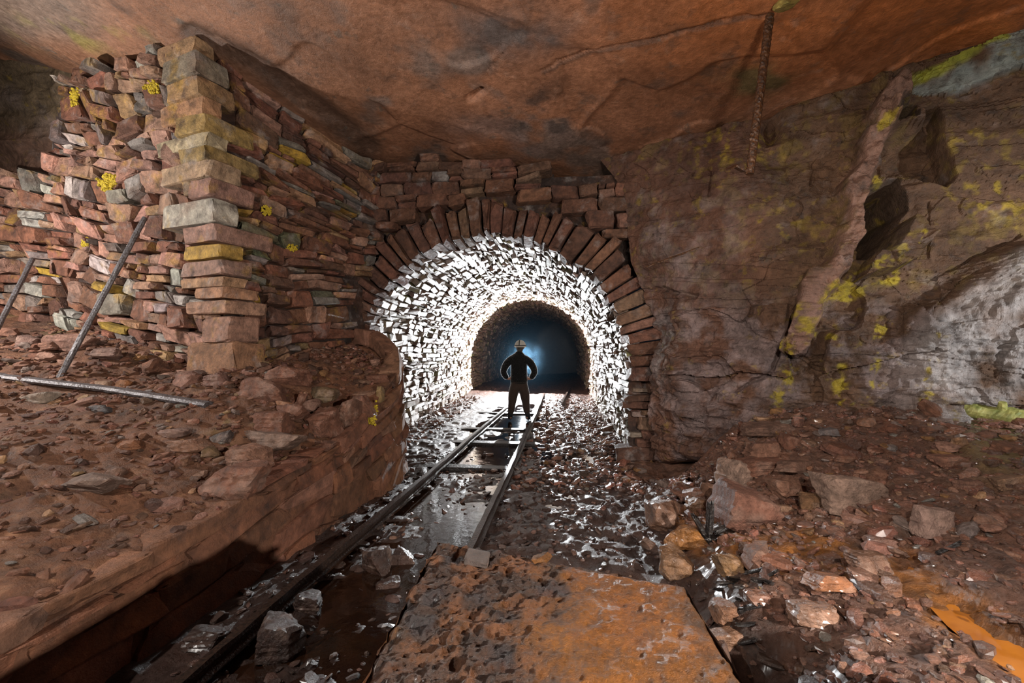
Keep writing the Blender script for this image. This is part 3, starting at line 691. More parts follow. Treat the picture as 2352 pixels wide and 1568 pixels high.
def rock(seed, tmpl=ICO3, k=13, lo=.42, hi=.9, rough=.035):
    """angular broken rock: a ball cut by random planes, then pitted"""
    r = np.random.default_rng(seed); D = tmpl[0]
    B = np.linalg.qr(r.normal(size=(3, 3)))[0] if k > 20 else np.eye(3)
    ax = np.r_[B, -B] + r.normal(size=(6, 3)) * .24; ax /= np.linalg.norm(ax, axis=1)[:, None]
    n = r.normal(size=(7, 3)); n /= np.linalg.norm(n, axis=1)[:, None]
    n = np.r_[ax, n]; h = np.r_[r.uniform(.42, .62, 6), r.uniform(.5, .78, 7)]
    dn = D @ n.T; rr = np.where(dn > .05, h / np.maximum(dn, .05), 9).min(1); rr = np.minimum(rr, 1.1)
    V = D * rr[:, None]; V += D * (rough * fbm(V * 3.2 + seed, 3, seed % 97) + rough * .6 * np.round(2 * vnoise(V * 3 * np.array([.4, .4, 3]) + seed, 3)))[:, None]
    s = V.max(0) - V.min(0); c = (V.max(0) + V.min(0)) / 2
    return (V - c) / s * 2, tmpl[1]
def rotm(rx, ry, rz):
    cx, sx, cy, sy, cz, sz = math.cos(rx), math.sin(rx), math.cos(ry), math.sin(ry), math.cos(rz), math.sin(rz)
    return np.array([[cz, -sz, 0], [sz, cz, 0], [0, 0, 1]]) @ np.array([[cy, 0, sy], [0, 1, 0], [-sy, 0, cy]]) @ np.array([[1, 0, 0], [0, cx, -sx], [0, sx, cx]])
YR = rotm(0, 0, YAW)
rk = [1000]
def key_rock(px, py, wp, hp, label, col=RED, mat=None, roll=0, flat=1.0, lift=0, deep=.8, group=None, name='rock', cat='rock', seed=None):
    d = hit(px, min(py + hp * .38, 1566 + 200)) or 4; d += .06 * wp * d / F
    W, H = wp * d / F / 2, hp * d / F / 2
    rk[0] += 1; V, Fc = rock(seed or rk[0], ICO4 if wp > 60 else ICO3)
    tilt = math.atan2(CAMZ - .5, d) * .35
    V = V * np.array([W, (W * .35 + H * .65) * deep + .3 * H, H * .95 * flat]); V = V @ rotm(-tilt, roll, 0).T @ YR.T
    c = P(px, py + 2, d); c[2] += lift
    r = np.random.default_rng(rk[0]); nz = fbm(V / max(W, .01) * 1.6, 3, rk[0] % 50)[:, None]
    cc = np.array(col)[None] * (1 + .25 * nz) ; pal = np.array((.32, .22, .17))[None]; m = np.clip((nz - .35) * 1.2, 0, .4); cc = cc * (1 - m) + pal * m
    a = Acc(); a.add(V + c, Fc, cc); o = a.build(name, mat or M_BOULD, origin=tuple(c)); return tag(o, label, cat, group)

ORG = (.34, .13, .02); WETR = (.06, .028, .018)
KL = [ # on the ledge
 (550, 1100, 135, 88, 'large flat-topped brown rock overhanging a dark hollow near the front of the ledge', RED),
 (570, 1046, 115, 62, 'angular brown rock with a whitish left edge, on the ledge edge behind the largest slab', (.27, .13, .08)),
 (632, 1012, 128, 58, 'broad greyish slab with pitted front face, midway along the ledge edge', (.24, .15, .11)),
 (630, 968, 74, 54, 'blocky brown rock with sloping top behind the broad greyish slab', RED),
 (674, 946, 58, 46, 'narrow leaning brown rock touching the right side of a blocky rock', RED),
 (744, 968, 80, 76, 'tall wedge of brown rock on the ledge edge, left of the lichen-capped stone', RED),
 (797, 948, 64, 76, 'upright brown rock with stepped ridges standing on the ledge edge', (.23, .11, .07)),
 (838, 930, 58, 54, 'brown rock crowned by yellow lichen at the far end of the ledge edge', RED),
 (612, 893, 98, 62, 'wide flat brown block lying below the foot of the pillar', (.21, .09, .055)),
 (742, 905, 70, 42, 'flat ochre-brown rock with a black patch on its top', (.16, .10, .05)),
 (694, 918, 28, 36, 'small upright cube-like brown rock beside the black-patched one', RED),
 (717, 930, 38, 36, 'small tilted diamond-shaped rock in front of the black-patched one', (.26, .14, .10)),
 (655, 931, 48, 30, 'rounded orange-brown rock left of the small tilted rock', (.30, .13, .06)),
 (662, 862, 92, 50, 'angular rock leaning at the pillar foot on its tunnel side', RED),
 (436, 868, 58, 40, 'pointed brown rock on the mud left of the pillar foot', (.27, .13, .09)),
 (500, 869, 62, 34, 'dull brown rock with rounded back under the lowest corner block', (.20, .10, .075)),
 (838, 905, 66, 22, 'long pale brown brick-like stone near the far end of the ledge', (.30, .16, .10)),
 (868, 868, 60, 24, 'flat brown slab at the far tip of the ledge', RED),
 (873, 905, 20, 44, 'thin upright ochre-edged stone at the ledge tip', (.32, .2, .08)),
 (205, 1108, 150, 48, 'long low greyish slab half sunk in smooth mud at the left', (.26, .17, .13)),
 (268, 1084, 46, 30, 'small knobbly stone at the right end of the long greyish slab', (.22, .12, .08)),
 (440, 1022, 92, 36, 'long pointed brown flake on the ledge below the iron bar end', (.26, .13, .08)),
 (512, 1000, 40, 32, 'dark grey rounded stone among brown flakes', (.12, .09, .08)),
 (486, 1038, 46, 34, 'squat olive-brown stone right of the long pointed flake', (.20, .12, .06)),
 (398, 992, 66, 24, 'low whitish-edged flake behind the long pointed one', (.30, .18, .14)),
 (300, 1018, 60, 26, 'orange-brown flake left of the low whitish-edged one', (.27, .11, .05)),
 (165, 785, 104, 46, 'big pinkish boulder at the foot of the wall behind the leaning rod', (.34, .18, .13)),
 (62, 782, 62, 36, 'oval pitted boulder at the wall foot near the left frame edge', (.24, .14, .11)),
 (247, 812, 66, 38, 'oval pitted boulder right of the leaning rod', (.24, .14, .11)),
 (112, 818, 48, 24, 'rounded pinkish stone below the big pinkish boulder', PINK),
 (237, 880, 42, 18, 'small cream-brown oval stone lying on the mud right of the rod foot', (.36, .22, .14)),
 (288, 880, 32, 22, 'small orange stone beside the cream-brown oval one', (.36, .15, .06)),
 (92, 912, 60, 32, 'pale and black two-toned stone propping the lying iron bar', (.34, .26, .2)),
 (236, 938, 42, 22, 'charcoal-coloured lump on the mud below the iron bar', (.09, .08, .08)),
]
for t in KL: key_rock(*t)
KR = [ # rubble on the right
 (1705, 1162, 128, 128, 'largest angular brown boulder in front of the rubble, pointed at its lower right', (.23, .10, .065), None),
 (1690, 1088, 72, 78, 'white-lit upright boulder balanced on top of the largest angular one', (.33, .21, .155), None),
 (1748, 1070, 135, 50, 'thick tilted slab with a shaded underside behind the white-lit boulder', RED, None),
 (1757, 1030, 100, 38, 'flat slab wedged above a thick tilted slab against the rock wall foot', (.25, .12, .075), None),
 (1830, 1072, 125, 36, 'long narrow slab sloping down to the right in the rubble', (.23, .12, .08), None),
 (1945, 1128, 132, 88, 'big pale-faced boulder in the middle of the rubble slope', (.33, .21, .155), None),
 (1798, 1120, 58, 46, 'rounded knobbly rock with lichen specks between two big boulders', (.27, .13, .08), None),
 (1860, 1153, 66, 50, 'flat triangular rock with ochre specks left of the pale-faced boulder', (.22, .11, .05), None),
 (2125, 1194, 78, 78, 'pale pinkish upright rock alone in fine rubble at the right', (.38, .24, .19), None),
 (1740, 1276, 76, 60, 'blocky brown rock resting above an orange puddle', (.24, .12, .08), None),
 (2002, 1292, 92, 54, 'large wet brown rock on the upper bank of the orange stream', (.18, .09, .055), 'w'),
 (1984, 1327, 66, 48, 'wet pitted rock below the large one by the orange stream', (.24, .12, .08), 'w'),
 (1900, 1336, 98, 54, 'broad wet orange-brown rock joined to the pitted one on its left', (.26, .10, .04), 'w'),
 (1830, 1331, 56, 28, 'small glistening wedge right of the black timber scraps', (.24, .11, .06), 'w'),
 (1740, 1369, 56, 32, 'wet rounded rock among black timber scraps', (.22, .10, .06), 'w'),
 (1662, 1408, 52, 58, 'upright wet block beside the right edge of the rusty steel plate', (.22, .10, .05), 'w'),
 (1668, 1460, 84, 44, 'flat-topped brown block below the upright wet one', (.22, .11, .06), 'w'),
 (1870, 1414, 100, 62, 'long ridged boulder sloping down in the lower right rubble', (.25, .13, .08), 'w'),
 (1660, 1536, 62, 110, 'tall narrow slab at the bottom frame edge right of the rusty plate', (.26, .15, .11), None),
 (1582, 1232, 105, 62, 'orange-stained wet boulder left of the black timber stump', (.32, .13, .03), 'w'),
 (1672, 1294, 64, 60, 'dull orange-brown block below the orange-stained boulder', (.20, .10, .035), 'w'),
 (1548, 1290, 72, 76, 'slanting brown block just behind the rusty plate corner', (.22, .11, .05), 'w'),
 (1530, 1180, 86, 72, 'white-edged mound-like rock at the edge of the track bed', (.20, .10, .06), 'w'),
 (1605, 1158, 58, 38, 'rock with glittering top between the dark hole and the largest boulder', (.2, .1, .05), 'w'),
 (1632, 1122, 60, 34, 'brown stone beside the dark hole under the rock wall', (.2, .1, .06), None),
 (1762, 982, 128, 42, 'long slab lying along the foot of the rock wall', (.24, .13, .09), None),
 (1992, 969, 44, 26, 'small angular orange-brown rock high on the rubble slope', (.30, .14, .08), None),
 (1902, 990, 42, 22, 'small grey-topped rock high on the rubble slope', (.24, .2, .19), None),
 (1817, 1011, 42, 38, 'brown rock standing at the head of the long narrow slab', RED, None),
 (1937, 1050, 46, 24, 'small red-brown wedge above the big pale-faced boulder', (.28, .13, .08), None),
 (2203, 1013, 36, 26, 'small square orange-tan rock near the mossy timber', (.38, .2, .1), None),
 (2172, 1058, 80, 34, 'long orange-pink rock pointing downhill at the right', (.36, .17, .11), None),
 (2306, 1105, 68, 42, 'tan boulder with a hollow near the right frame edge', (.3, .17, .1), None),
 (2224, 1110, 50, 26, 'low brown stone left of the tan boulder', (.24, .12, .08), None),
 (2018, 1246, 58, 36, 'ragged brown stone above the large wet rock', (.2, .1, .07), 'w'),
 (861, 1288, 74, 68, 'wet black boulder with a squared top between the rails, by the rusty plate', WETR, 'w'),
 (926, 1278, 62, 40, 'wet slanting rock right of the squared black boulder', WETR, 'w'),
 (890, 1342, 60, 34, 'low wet rock below the squared black boulder', WETR, 'w'),
 (708, 1384, 78, 56, 'dark flat rock lying beside the near left rail', WETR, 'w'),
 (640, 1466, 110, 92, 'large round wet boulder with a bright rim near the bottom of the track bed', WETR, 'w'),
 (468, 1466, 96, 46, 'flat wet slab between the ledge wall and the near left rail', WETR, 'w'),
]
for t in KR: key_rock(*t[:6], mat=M_WETB if t[6] else M_BOULD)

# smaller loose rocks: individuals copied from a few shapes
protos = []
for k in range(14):
    V, Fc = rock(3000 + k, ICO2 if k % 2 else ICO3, rough=.05); me_ = []
    protos.append((V, Fc))
def proto_mesh(k, col, mat, sfx):
    V, Fc = protos[k]; me = bpy.data.meshes.new('rock_' + sfx); me.from_pydata(V.tolist(), [], Fc)
    at = me.attributes.new('tint', 'FLOAT_COLOR', 'POINT'); nz = fbm(V * 1.5 + k, 2, 5)[:, None]
    at.data.foreach_set('color', np.c_[np.array(col)[None] * (1 + .25 * nz), np.ones(len(V))].ravel())
    me.materials.append(mat); return me
def mat_scaled(base, f):
    return base
SM_BOULD = rock_mat('loose_rock', (.5, .8), .6, 2.4, mscale=1.0, fine=9)
SM_WET = rock_mat('loose_wet_rock', (.22, .55), .6, 2.4, mscale=1.0, fine=9, wet=.35, spec=.6)
for m_ in (SM_BOULD, SM_WET):
    for n_ in m_.node_tree.nodes:
        if n_.type == 'BUMP': n_.inputs['Distance'].default_value = .12
cols = [RED, (.27, .13, .085), (.19, .085, .05), PINK, (.24, .17, .14), (.30, .15, .06)]
cname = ['red-brown', 'warm brown', 'dark brown', 'pinkish', 'grey-brown', 'orange-brown']
lib = {}
def small_rock(x, y, s, rng, zone, wet):
    k = int(rng.integers(14)); ci = int(rng.integers(len(cols))); key = (k, ci, wet)
    if key not in lib: lib[key] = proto_mesh(k, cols[ci] if not wet else tuple(c * .75 for c in cols[ci]), SM_WET if wet else SM_BOULD, cname[ci].replace('-', '_'))
    o = bpy.data.objects.new('rock', lib[key]); COL.objects.link(o)
    fl = rng.uniform(.3, .75); el = rng.uniform(.55, .9)
    z = float(ground(np.array([x]), np.array([y]))[0])
    o.scale = (s, s * el, s * fl * .8); o.rotation_euler = (rng.normal() * .2, rng.normal() * .2, rng.uniform(0, 6.28)); o.location = (x, y, z + s * fl * .35)
    sz = 'large' if s > .075 else 'medium' if s > .05 else 'small'; sh = 'flat' if fl < .5 else 'chunky'
    return tag(o, f'{sz} {sh} {cname[ci]} {"wet " if wet else ""}rock {zone[0]}', 'rock', f'{sz} {sh} {cname[ci]} rocks {zone[0]}')
rng = np.random.default_rng(77)
def scatter(n, sampler, zone, smin, smax, wet=False):
    m = 0; tries = 0
    while m < n and tries < n * 60:
        tries += 1; px, py = sampler(); d = hit(px, py)
        if d is None: continue
        p = P(px, py, d); s = rng.uniform(smin, smax) * (1 + rng.exponential(.35))
        small_rock(p[0], p[1], s, rng, zone, wet); m += 1
U = rng.uniform
scatter(26, lambda: (U(0, 420), U(765, 860)), ('below the foot of the left wall',), .04, .07)
scatter(30, lambda: (U(380, 800), U(850, 960)), ('on the ledge around the pillar foot',), .03, .055)
scatter(12, lambda: (U(780, 900), U(815, 880)), ('on the far tip of the ledge',), .03, .05)
scatter(18, lambda: (U(0, 520), U(880, 1080)), ('on the mud of the ledge below the iron bar',), .018, .035)
scatter(42, lambda: (U(1760, 2330), U(945, 1040)), ('near the top of the rubble slope',), .03, .055)
scatter(34, lambda: (U(1700, 2330), U(1040, 1220)), ('in the middle of the rubble slope',), .018, .04)
scatter(16, lambda: (U(1770, 1900), U(1170, 1260)), ('between the pale-faced boulder and the timber scraps',), .016, .03, True)
scatter(16, lambda: (U(1690, 2330), U(1260, 1560)), ('in the wet lower part of the rubble slope',), .012, .03, True)
scatter(16, lambda: (U(1215, 1440), U(940, 1090)), ('along the foot of the right tunnel wall',), .03, .06)
scatter(14, lambda: (U(1430, 1580), U(1040, 1150)), ('under the arch jamb beside the dark hole',), .035, .07)

# uncountable grit and chips
def gravel(name, n, sampler, smin, smax, mat, table, label, seed):
    r = np.random.default_rng(seed); base = [stone(r, CT3, .35, .09, .25) for _ in range(12)]; a = Acc()
    pts = []
    while len(pts) < n:
        x, y = sampler(r); pts.append((x, y))
    pts = np.array(pts); gz = ground(pts[:, 0], pts[:, 1])
    ppx, ppy, _ = proj(np.c_[pts, gz]); ok_ = polydist(ppx, ppy, [(2080, 1310), (2200, 1400), (2352, 1500), (2500, 1600)]) > 42 if 'rubble' in name else np.ones(len(pts), bool)
    if name == 'rubble_lumps': ok_ &= pts[:, 1] > 1.9
    pts, gz = pts[ok_], gz[ok_]
    for (x, y), z in zip(pts, gz):
        V, Fc = base[r.integers(12)]; s = r.uniform(smin, smax) * (1 + r.exponential(.4))
        V = (V * np.array([s, s * r.uniform(.5, .9), s * r.uniform(.2, .55)])) @ rotm(r.normal() * .3, r.normal() * .3, r.uniform(0, 6.28)).T + np.array([x, y, z + s * .12])
        a.add(V, Fc, pick(r, table))
    return tag(a.build(name, mat), label, 'gravel', kind='stuff')
M_GLIT = rock_mat('wet_gravel', (.15, .4), .8, 40, mscale=9, wet=.5, spec=.8)
T_G = [(RED, 5), (BRN, 4), ((.28, .14, .09), 1.5), (GREY, .25), (OCH, .2)]
def s_px(x0, x1, y0, y1, bias=1.0):
    def f(r):
        while True:
            px, py = r.uniform(x0, x1), r.uniform(y0, y1)
            if py < 832: py = 832
            d = CAMZ / max(.02, (py - 801) / F)
            # solve the ground crossing by a few fixed-point steps
            d = min(d, 12)
            for _ in range(5):
                q = P(px, py, d); gz = float(ground(np.array([q[0]]), np.array([q[1]]))[0]); d = max(.8, min(12, d * (CAMZ - gz) / max(.05, CAMZ - q[2])))
            q = P(px, py, d); return q[0], q[1]
    return f
def s_box(x0, x1, y0, y1, pw=1.0):
    return lambda r: (r.uniform(x0, x1), y0 + (y1 - y0) * r.random() ** pw)
gravel('rubble_gravel', 9500, lambda r: (1.0 + 4.2 * r.random(), 1.0 + 4.0 * r.random() ** 1.2), .007, .02, M_GLIT, T_G, 'fine red-brown broken stone covering the rubble slope at the right', 201)
gravel('rubble_lumps', 750, lambda r: (1.2 + 4.0 * r.random(), 1.1 + 3.8 * r.random() ** 1.1), .022, .045, M_GLIT, T_G, 'uneven fist-sized lumps mixed through the wet rubble slope at the right', 206)
gravel('slate_chips', 4600, s_box(-6.5, -2.15, 1.0, 5.9, .6), .010, .03, M_BOULD, T_G, 'slaty red-brown chips strewn over the muddy ledge at the left', 202)
gravel('tunnel_gravel', 3000, lambda r: ((.95 - 1.5 * r.random() ** 1.7) if r.random() < .75 else (-2.95 + .6 * r.random() ** 2), r.uniform(4.8, 13)), .012, .035, M_WETB, T_G, 'loose broken stone lying along both sides of the tunnel floor', 203)
gravel('track_gravel', 2200, lambda r: (r.uniform(-2.0, 1.1), r.uniform(1.0, 6.5)), .008, .022, M_WETB, [(WETR, 3), (BRN, 2)], 'wet dark gravel between and beside the rails', 204)

# --- tubes -----------------------------------------------------------------
def tube(acc, pts, rad, n=10, col=(1, 1, 1), flat=1.0, rough=0.0, seed=0):
    pts = np.array(pts, float); T = np.gradient(pts, axis=0); T /= np.linalg.norm(T, axis=1)[:, None]
    ref = np.array([0, 0, 1.0]) if abs(T[0][2]) < .8 else np.array([1.0, 0, 0]); V = []
    for i, (p, t) in enumerate(zip(pts, T)):
        a_ = np.cross(t, ref); a_ /= np.linalg.norm(a_); b_ = np.cross(a_, t); r_ = rad[i] if hasattr(rad, '__len__') else rad
        for k in range(n):
            an = 2 * math.pi * k / n; rr_ = r_ * (1 + rough * float(_hash(np.int64(i), np.int64(k), np.int64(1), seed)))
            V.append(p + rr_ * (math.cos(an) * a_ + flat * math.sin(an) * b_))
    m = len(pts); Fc = [(i * n + k, i * n + (k + 1) % n, (i + 1) * n + (k + 1) % n, (i + 1) * n + k) for i in range(m - 1) for k in range(n)]
    Fc += [tuple(range(n))[::-1], tuple((m - 1) * n + k for k in range(n))]
    acc.add(V, Fc, col)
def line(p, q, n): return [np.array(p) * (1 - t) + np.array(q) * t for t in np.linspace(0, 1, n)]
def box(acc, lo, hi, col=(1, 1, 1), R=None, c=(0, 0, 0)):
    V, Fc = cube_template([-1, -.93, .93, 1]); lo, hi = np.array(lo), np.array(hi); V = (lo + hi) / 2 + V * (hi - lo) / 2
    if R is not None: V = V @ np.array(R).T
    acc.add(V + np.array(c), Fc, col)

# rails -----------------------------------------------------------------------
def rail(name, pts, label, seed):
    pts = np.array(pts, float); ys = np.arange(pts[0, 1], pts[-1, 1], .12); xs = np.interp(ys, pts[:, 1], pts[:, 0]) + .008 * vnoise(np.stack([ys * 1.2, ys * 0, ys * 0], -1), seed)
    zs = np.interp(ys, pts[:, 1], pts[:, 2]) + .008 * vnoise(np.stack([ys * 1.0, ys * 0 + 5, ys * 0], -1), seed)
    prof_ = [(-.045, 0), (.045, 0), (.045, .012), (.012, .018), (.010, .05), (.024, .056), (.024, .078), (-.024, .078), (-.024, .056), (-.010, .05), (-.012, .018), (-.045, .012)]
    a = Acc(); V = []; n = len(prof_)
    for x, y, z in zip(xs, ys, zs):
        for (u, w_) in prof_: V.append((x + u + .002 * rg.normal(), y, z + w_ + .0015 * rg.normal()))
    m = len(xs); Fc = [(i * n + k, i * n + (k + 1) % n, (i + 1) * n + (k + 1) % n, (i + 1) * n + k) for i in range(m - 1) for k in range(n)] + [tuple(range(n))[::-1], tuple((m - 1) * n + k for k in range(n))]
    a.add(V, Fc, (1, 1, 1)); return tag(a.build(name, M_RAIL, origin=(xs[0], ys[0], zs[0])), label, 'rail', 'rails of the mine track')
A_ = [atZ(*q, .10) for q in ((330, 1625), (400, 1568), (640, 1365), (920, 1140), (1100, 985), (1165, 932))]
rail('rail', [(p[0], p[1], .02) for p in A_], 'left-hand steel rail running from the bottom of the picture into the tunnel', 1)
B_ = [atZ(*q, .10) for q in ((1070, 1272), (1150, 1110), (1215, 980), (1247, 908), (1262, 880))]
rail('rail', [(p[0], p[1], .02) for p in B_], 'right-hand steel rail starting behind the rusty plate and passing the standing person', 2)
c_ = [atZ(*q, .12) for q in ((1290, 925), (1310, 890))]; rail('rail', [(p[0], p[1], .06) for p in c_], 'short dark rail end lying far in the tunnel near its right wall', 3)
for i, (y, lab) in enumerate(((5.6, 'wet sleeper half under water in front of the arch'), (7.1, 'dark sleeper just inside the tunnel mouth'), (8.3, 'dark sleeper a step in front of the standing person'), (10.4, 'dark sleeper just beyond the person'))):
    V, Fc = stone(rg, CT5, .05, .03, .1); xl, xr = -1.95, -.45; a = Acc()
    V = V * np.array([(xr - xl) / 2, .09, .045]) + np.array([(xl + xr) / 2 + rg.uniform(-.1, .1), y, -.03]); a.add(V, Fc)
    tag(a.build('sleeper', M_WOOD, origin=((xl + xr) / 2, y, -.02)), lab, 'sleeper', 'sleepers of the mine track')

# rusty tub in the foreground ---------------------------------------------------
TZ = .86
c1, c2 = atZ(1005, 1243, TZ), atZ(1572, 1345, TZ); c3 = atZ(828, 1575, TZ)
ev = (c3 - c1); ev = ev / np.linalg.norm(ev) * 1.0; eu = c2 - c1
tub = empty('steel_tank', tuple(c1 * np.array([1, 1, 0])), 'rusty orange steel-topped tank in the foreground above the track', 'tank')
nu, nv = 260, 260; u, v = np.meshgrid(np.linspace(0, 1, nu), np.linspace(0, 1, nv), indexing='ij')
p = c1 + u[..., None] * eu + v[..., None] * ev; q = np.stack([p[..., 0], p[..., 1], 0 * u], -1)
PX, PY, _ = proj(p); crust = sstep(.62, .30, u + .16 * fbm(q * 3, 3, 301) - .12 * v) 
hgt = .004 * fbm(q * 34, 3, 302) + crust * .008 * fbm(q * 42, 3, 303) + .006 * fbm(q * 5, 2, 304)
hgt += -.012 * (1 - sstep(0, .012, polydist(p[..., 0], p[..., 1], [tuple((c1 + .1 * eu + .13 * ev)[:2]), tuple((c1 + .12 * eu)[:2])])))
edge = np.minimum(np.minimum(u, 1 - u) * np.linalg.norm(eu), np.minimum(v, 1 - v)); hgt -= .01 * (1 - sstep(0, .012, edge))
p[..., 2] += hgt; n3 = fbm(q * 14, 3, 305); n1 = fbm(q * 4, 4, 306)
jag = .008 * n3 * (1 - sstep(0, .02, edge)); p[..., 0] += jag; p[..., 1] += jag
colr = np.ones(u.shape + (3,)) * np.array([.36, .115, .014])
blend((.42, .145, .010), sstep(0, .8, n1) * .6); blend((.33, .095, .02), sstep(.1, .8, -n1) * .6)
blend((.085, .045, .03), np.clip(crust * (1.0 + .5 * n3), 0, .94)); blend((.05, .055, .07), np.clip(crust * (n3 + .0) * 1.1 * sstep(-.2, .5, fbm(q * 7, 2, 307)), 0, .5)); blend((.30, .12, .05), np.clip(crust * (-n3 - .2) * 1.8, 0, .7))
blend((.10, .05, .02), sstep(.9, .99, u + .05 * n3) * .6)
a = Acc(); a.add(p.reshape(-1, 3), [f[::-1] for f in sheet(None, nu, nv)] if np.cross(eu, ev)[2] < 0 else sheet(None, nu, nv), colr.reshape(-1, 3)); a.build('top_plate', M_RUST, tub, smooth=True)
cor = [c1, c2, c2 + ev, c1 + ev]
for k in range(4):
    s0, s1 = cor[k], cor[(k + 1) % 4]; nn = 30; a = Acc(); V = []
    out_ = np.cross(s1 - s0, [0, 0, 1.0]); out_ /= np.linalg.norm(out_)
    for i in range(nn + 1):
        for j in range(13):
            b_ = s0 + (s1 - s0) * i / nn; z = (TZ - .004) * (1 - j / 12) + .0 * j; V.append((b_[0] + .004 * rg.normal(), b_[1] + .004 * rg.normal(), z))
    a.add(V, [(i * 13 + j, (i + 1) * 13 + j, (i + 1) * 13 + j + 1, i * 13 + j + 1) for i in range(nn) for j in range(12)], (.16, .07, .035)); a.build('side_plate', M_RUST, tub)
a = Acc(); V, Fc = stone(rg, CT5, .08, .03, .06); pc = atZ(1096, 1281, TZ + .008); uh = eu / np.linalg.norm(eu); vh = ev / np.linalg.norm(ev)
a.add(pc + V[:, :1] * .042 * uh + V[:, 1:2] * .042 * vh + V[:, 2:] * np.array([0, 0, .009]), Fc, (.22, .15, .12)); tag(a.build('corner_patch', M_RUST, tub), 'thin grey square flake of plate on the rear edge')
a = Acc(); V, Fc = rock(515, ICO3); pc = atZ(1245, 1283, TZ); a.add(pc + V * np.array([.035, .03, .014]), Fc, (.36, .14, .03)); tag(a.build('rust_lump', M_RUST, tub), 'orange lump standing up on the rear rim')

# iron rods, bar, hanging rod ------------------------------------------------------
def gpt(px, py, lift=0): d = hit(px, py); q = P(px, py, d); q[2] += lift; return q
p0 = gpt(131, 866); a = Acc(); tube(a, line(P(333, 500, 4.75), p0 + np.array([0, 0, -.05]), 24), .026, 8, rough=.12); tag(a.build('iron_rod', M_IRON, origin=tuple(p0)), 'long grey iron rod leaning from the left wall down to the ledge mud', 'rod')
p0 = gpt(-30, 800); a = Acc(); tube(a, line(P(75, 594, 5.35), p0, 20), .026, 8, rough=.12); tag(a.build('iron_rod', M_IRON, origin=tuple(p0)), 'shorter grey iron rod leaning on the wall at the left frame edge', 'rod')
pts = [gpt(x, y, .035) for x, y in ((-60, 862), (0, 868), (120, 888), (250, 905), (370, 922), (480, 934))]
pts = np.array(pts); tt_ = np.linspace(0, 5, 40); cpts = np.stack([np.interp(tt_, range(6), pts[:, k]) for k in range(3)], -1)
cpts[:, 2] = np.polyval(np.polyfit(tt_, cpts[:, 2], 1), tt_)
a = Acc(); tube(a, cpts, .062, 8, flat=.5, rough=.08); tag(a.build('iron_bar', M_IRON, origin=tuple(cpts[20])), 'long flat grey iron bar lying across the ledge mud', 'bar')
ds_ = np.arange(2.5, 5, .01); q_ = C0 + ds_[:, None] * ray(1774, 30)[None]; rdd = float(ds_[np.argmax(q_[:, 2] > ceilz(q_[:, 0], q_[:, 1]) - .03)])
top_ = P(1774, 20, rdd); bot_ = P(1722, 400, rdd)
hr = empty('hanging_rod', tuple(top_), 'rusty knobbly iron rod hanging from the roof at the upper right', 'rod')
a = Acc(); tube(a, line(top_ + np.array([0, 0, .1]), bot_, 90), .034, 12, rough=.12, seed=4); shaft_ = a.build('shaft', M_RUSTIRON, hr)
bp_ = bot_ + np.array([-.03, 0, .03]); 
for dx, dz, rz in ((-.055, .02, .4), (-.11, .035, -.5)):
    a = Acc(); box(a, (-.05, -.03, -.006), (.05, .03, .006), R=rotm(.3, rz, .3), c=bp_ + np.array([dx, 0, dz])); a.build('bent_bracket', M_RUSTIRON, hr)
for k in range(7):
    t = rg.random(); q = top_ * (1 - t) + bot_ * t + np.array([-.035, -.01, 0]); a = Acc(); V, Fc = rock(700 + k, ICO2); a.add(q + V * .014, Fc); a.build('rust_knob', M_RUSTIRON, hr).parent = shaft_
a = Acc(); V, Fc = rock(811, ICO3); pc = P(1808, 4, rdd - .12); a.add(V * np.array([.16, .10, .05]) @ rotm(.2, -.35, .5).T + pc, Fc, (.50, .38, .10)); tag(a.build('rock', M_BOULD, origin=tuple(pc)), 'yellow wedge of rock jammed against the roof above the hanging rod', 'rock')
a = Acc(); tube(a, line(P(1607, 568, 5.0), P(1484, 613, 5.12), 14), .012, 6, rough=.2); tag(a.build('iron_rod', M_RUSTIRON, origin=tuple(P(1545, 590, 5.06))), 'thin rusty rod sticking out of the right rock wall', 'rod')
def atX(px, py, x): r = ray(px, py); return C0 + r * (x / r[0])
for (s0, s1, r_, lab) in (((1432, 722), (1372, 742), .012, 'iron pin with a square nut jutting from the tunnel wall high at the right'), ((1398, 797), (1341, 796), .011, 'level iron pin jutting from the tunnel wall toward the dark far part'), ((1437, 806), (1396, 812), .011, 'short iron pin in the tunnel wall just inside the right jamb')):
    q0 = atX(*s0, .99); q1 = P(*s1, proj(q0)[2] + .15); e_ = empty('wall_pin', tuple(q0), lab, 'pin')
    a = Acc(); tube(a, line(q0, q1, 8), r_, 8); shk = a.build('shank', M_RUSTIRON, e_)
    m_ = q0 * .45 + q1 * .55; a = Acc(); box(a, (-.03, -.012, -.03), (.03, .012, .03), c=m_); a.build('nut', M_RUSTIRON, e_).parent = shk

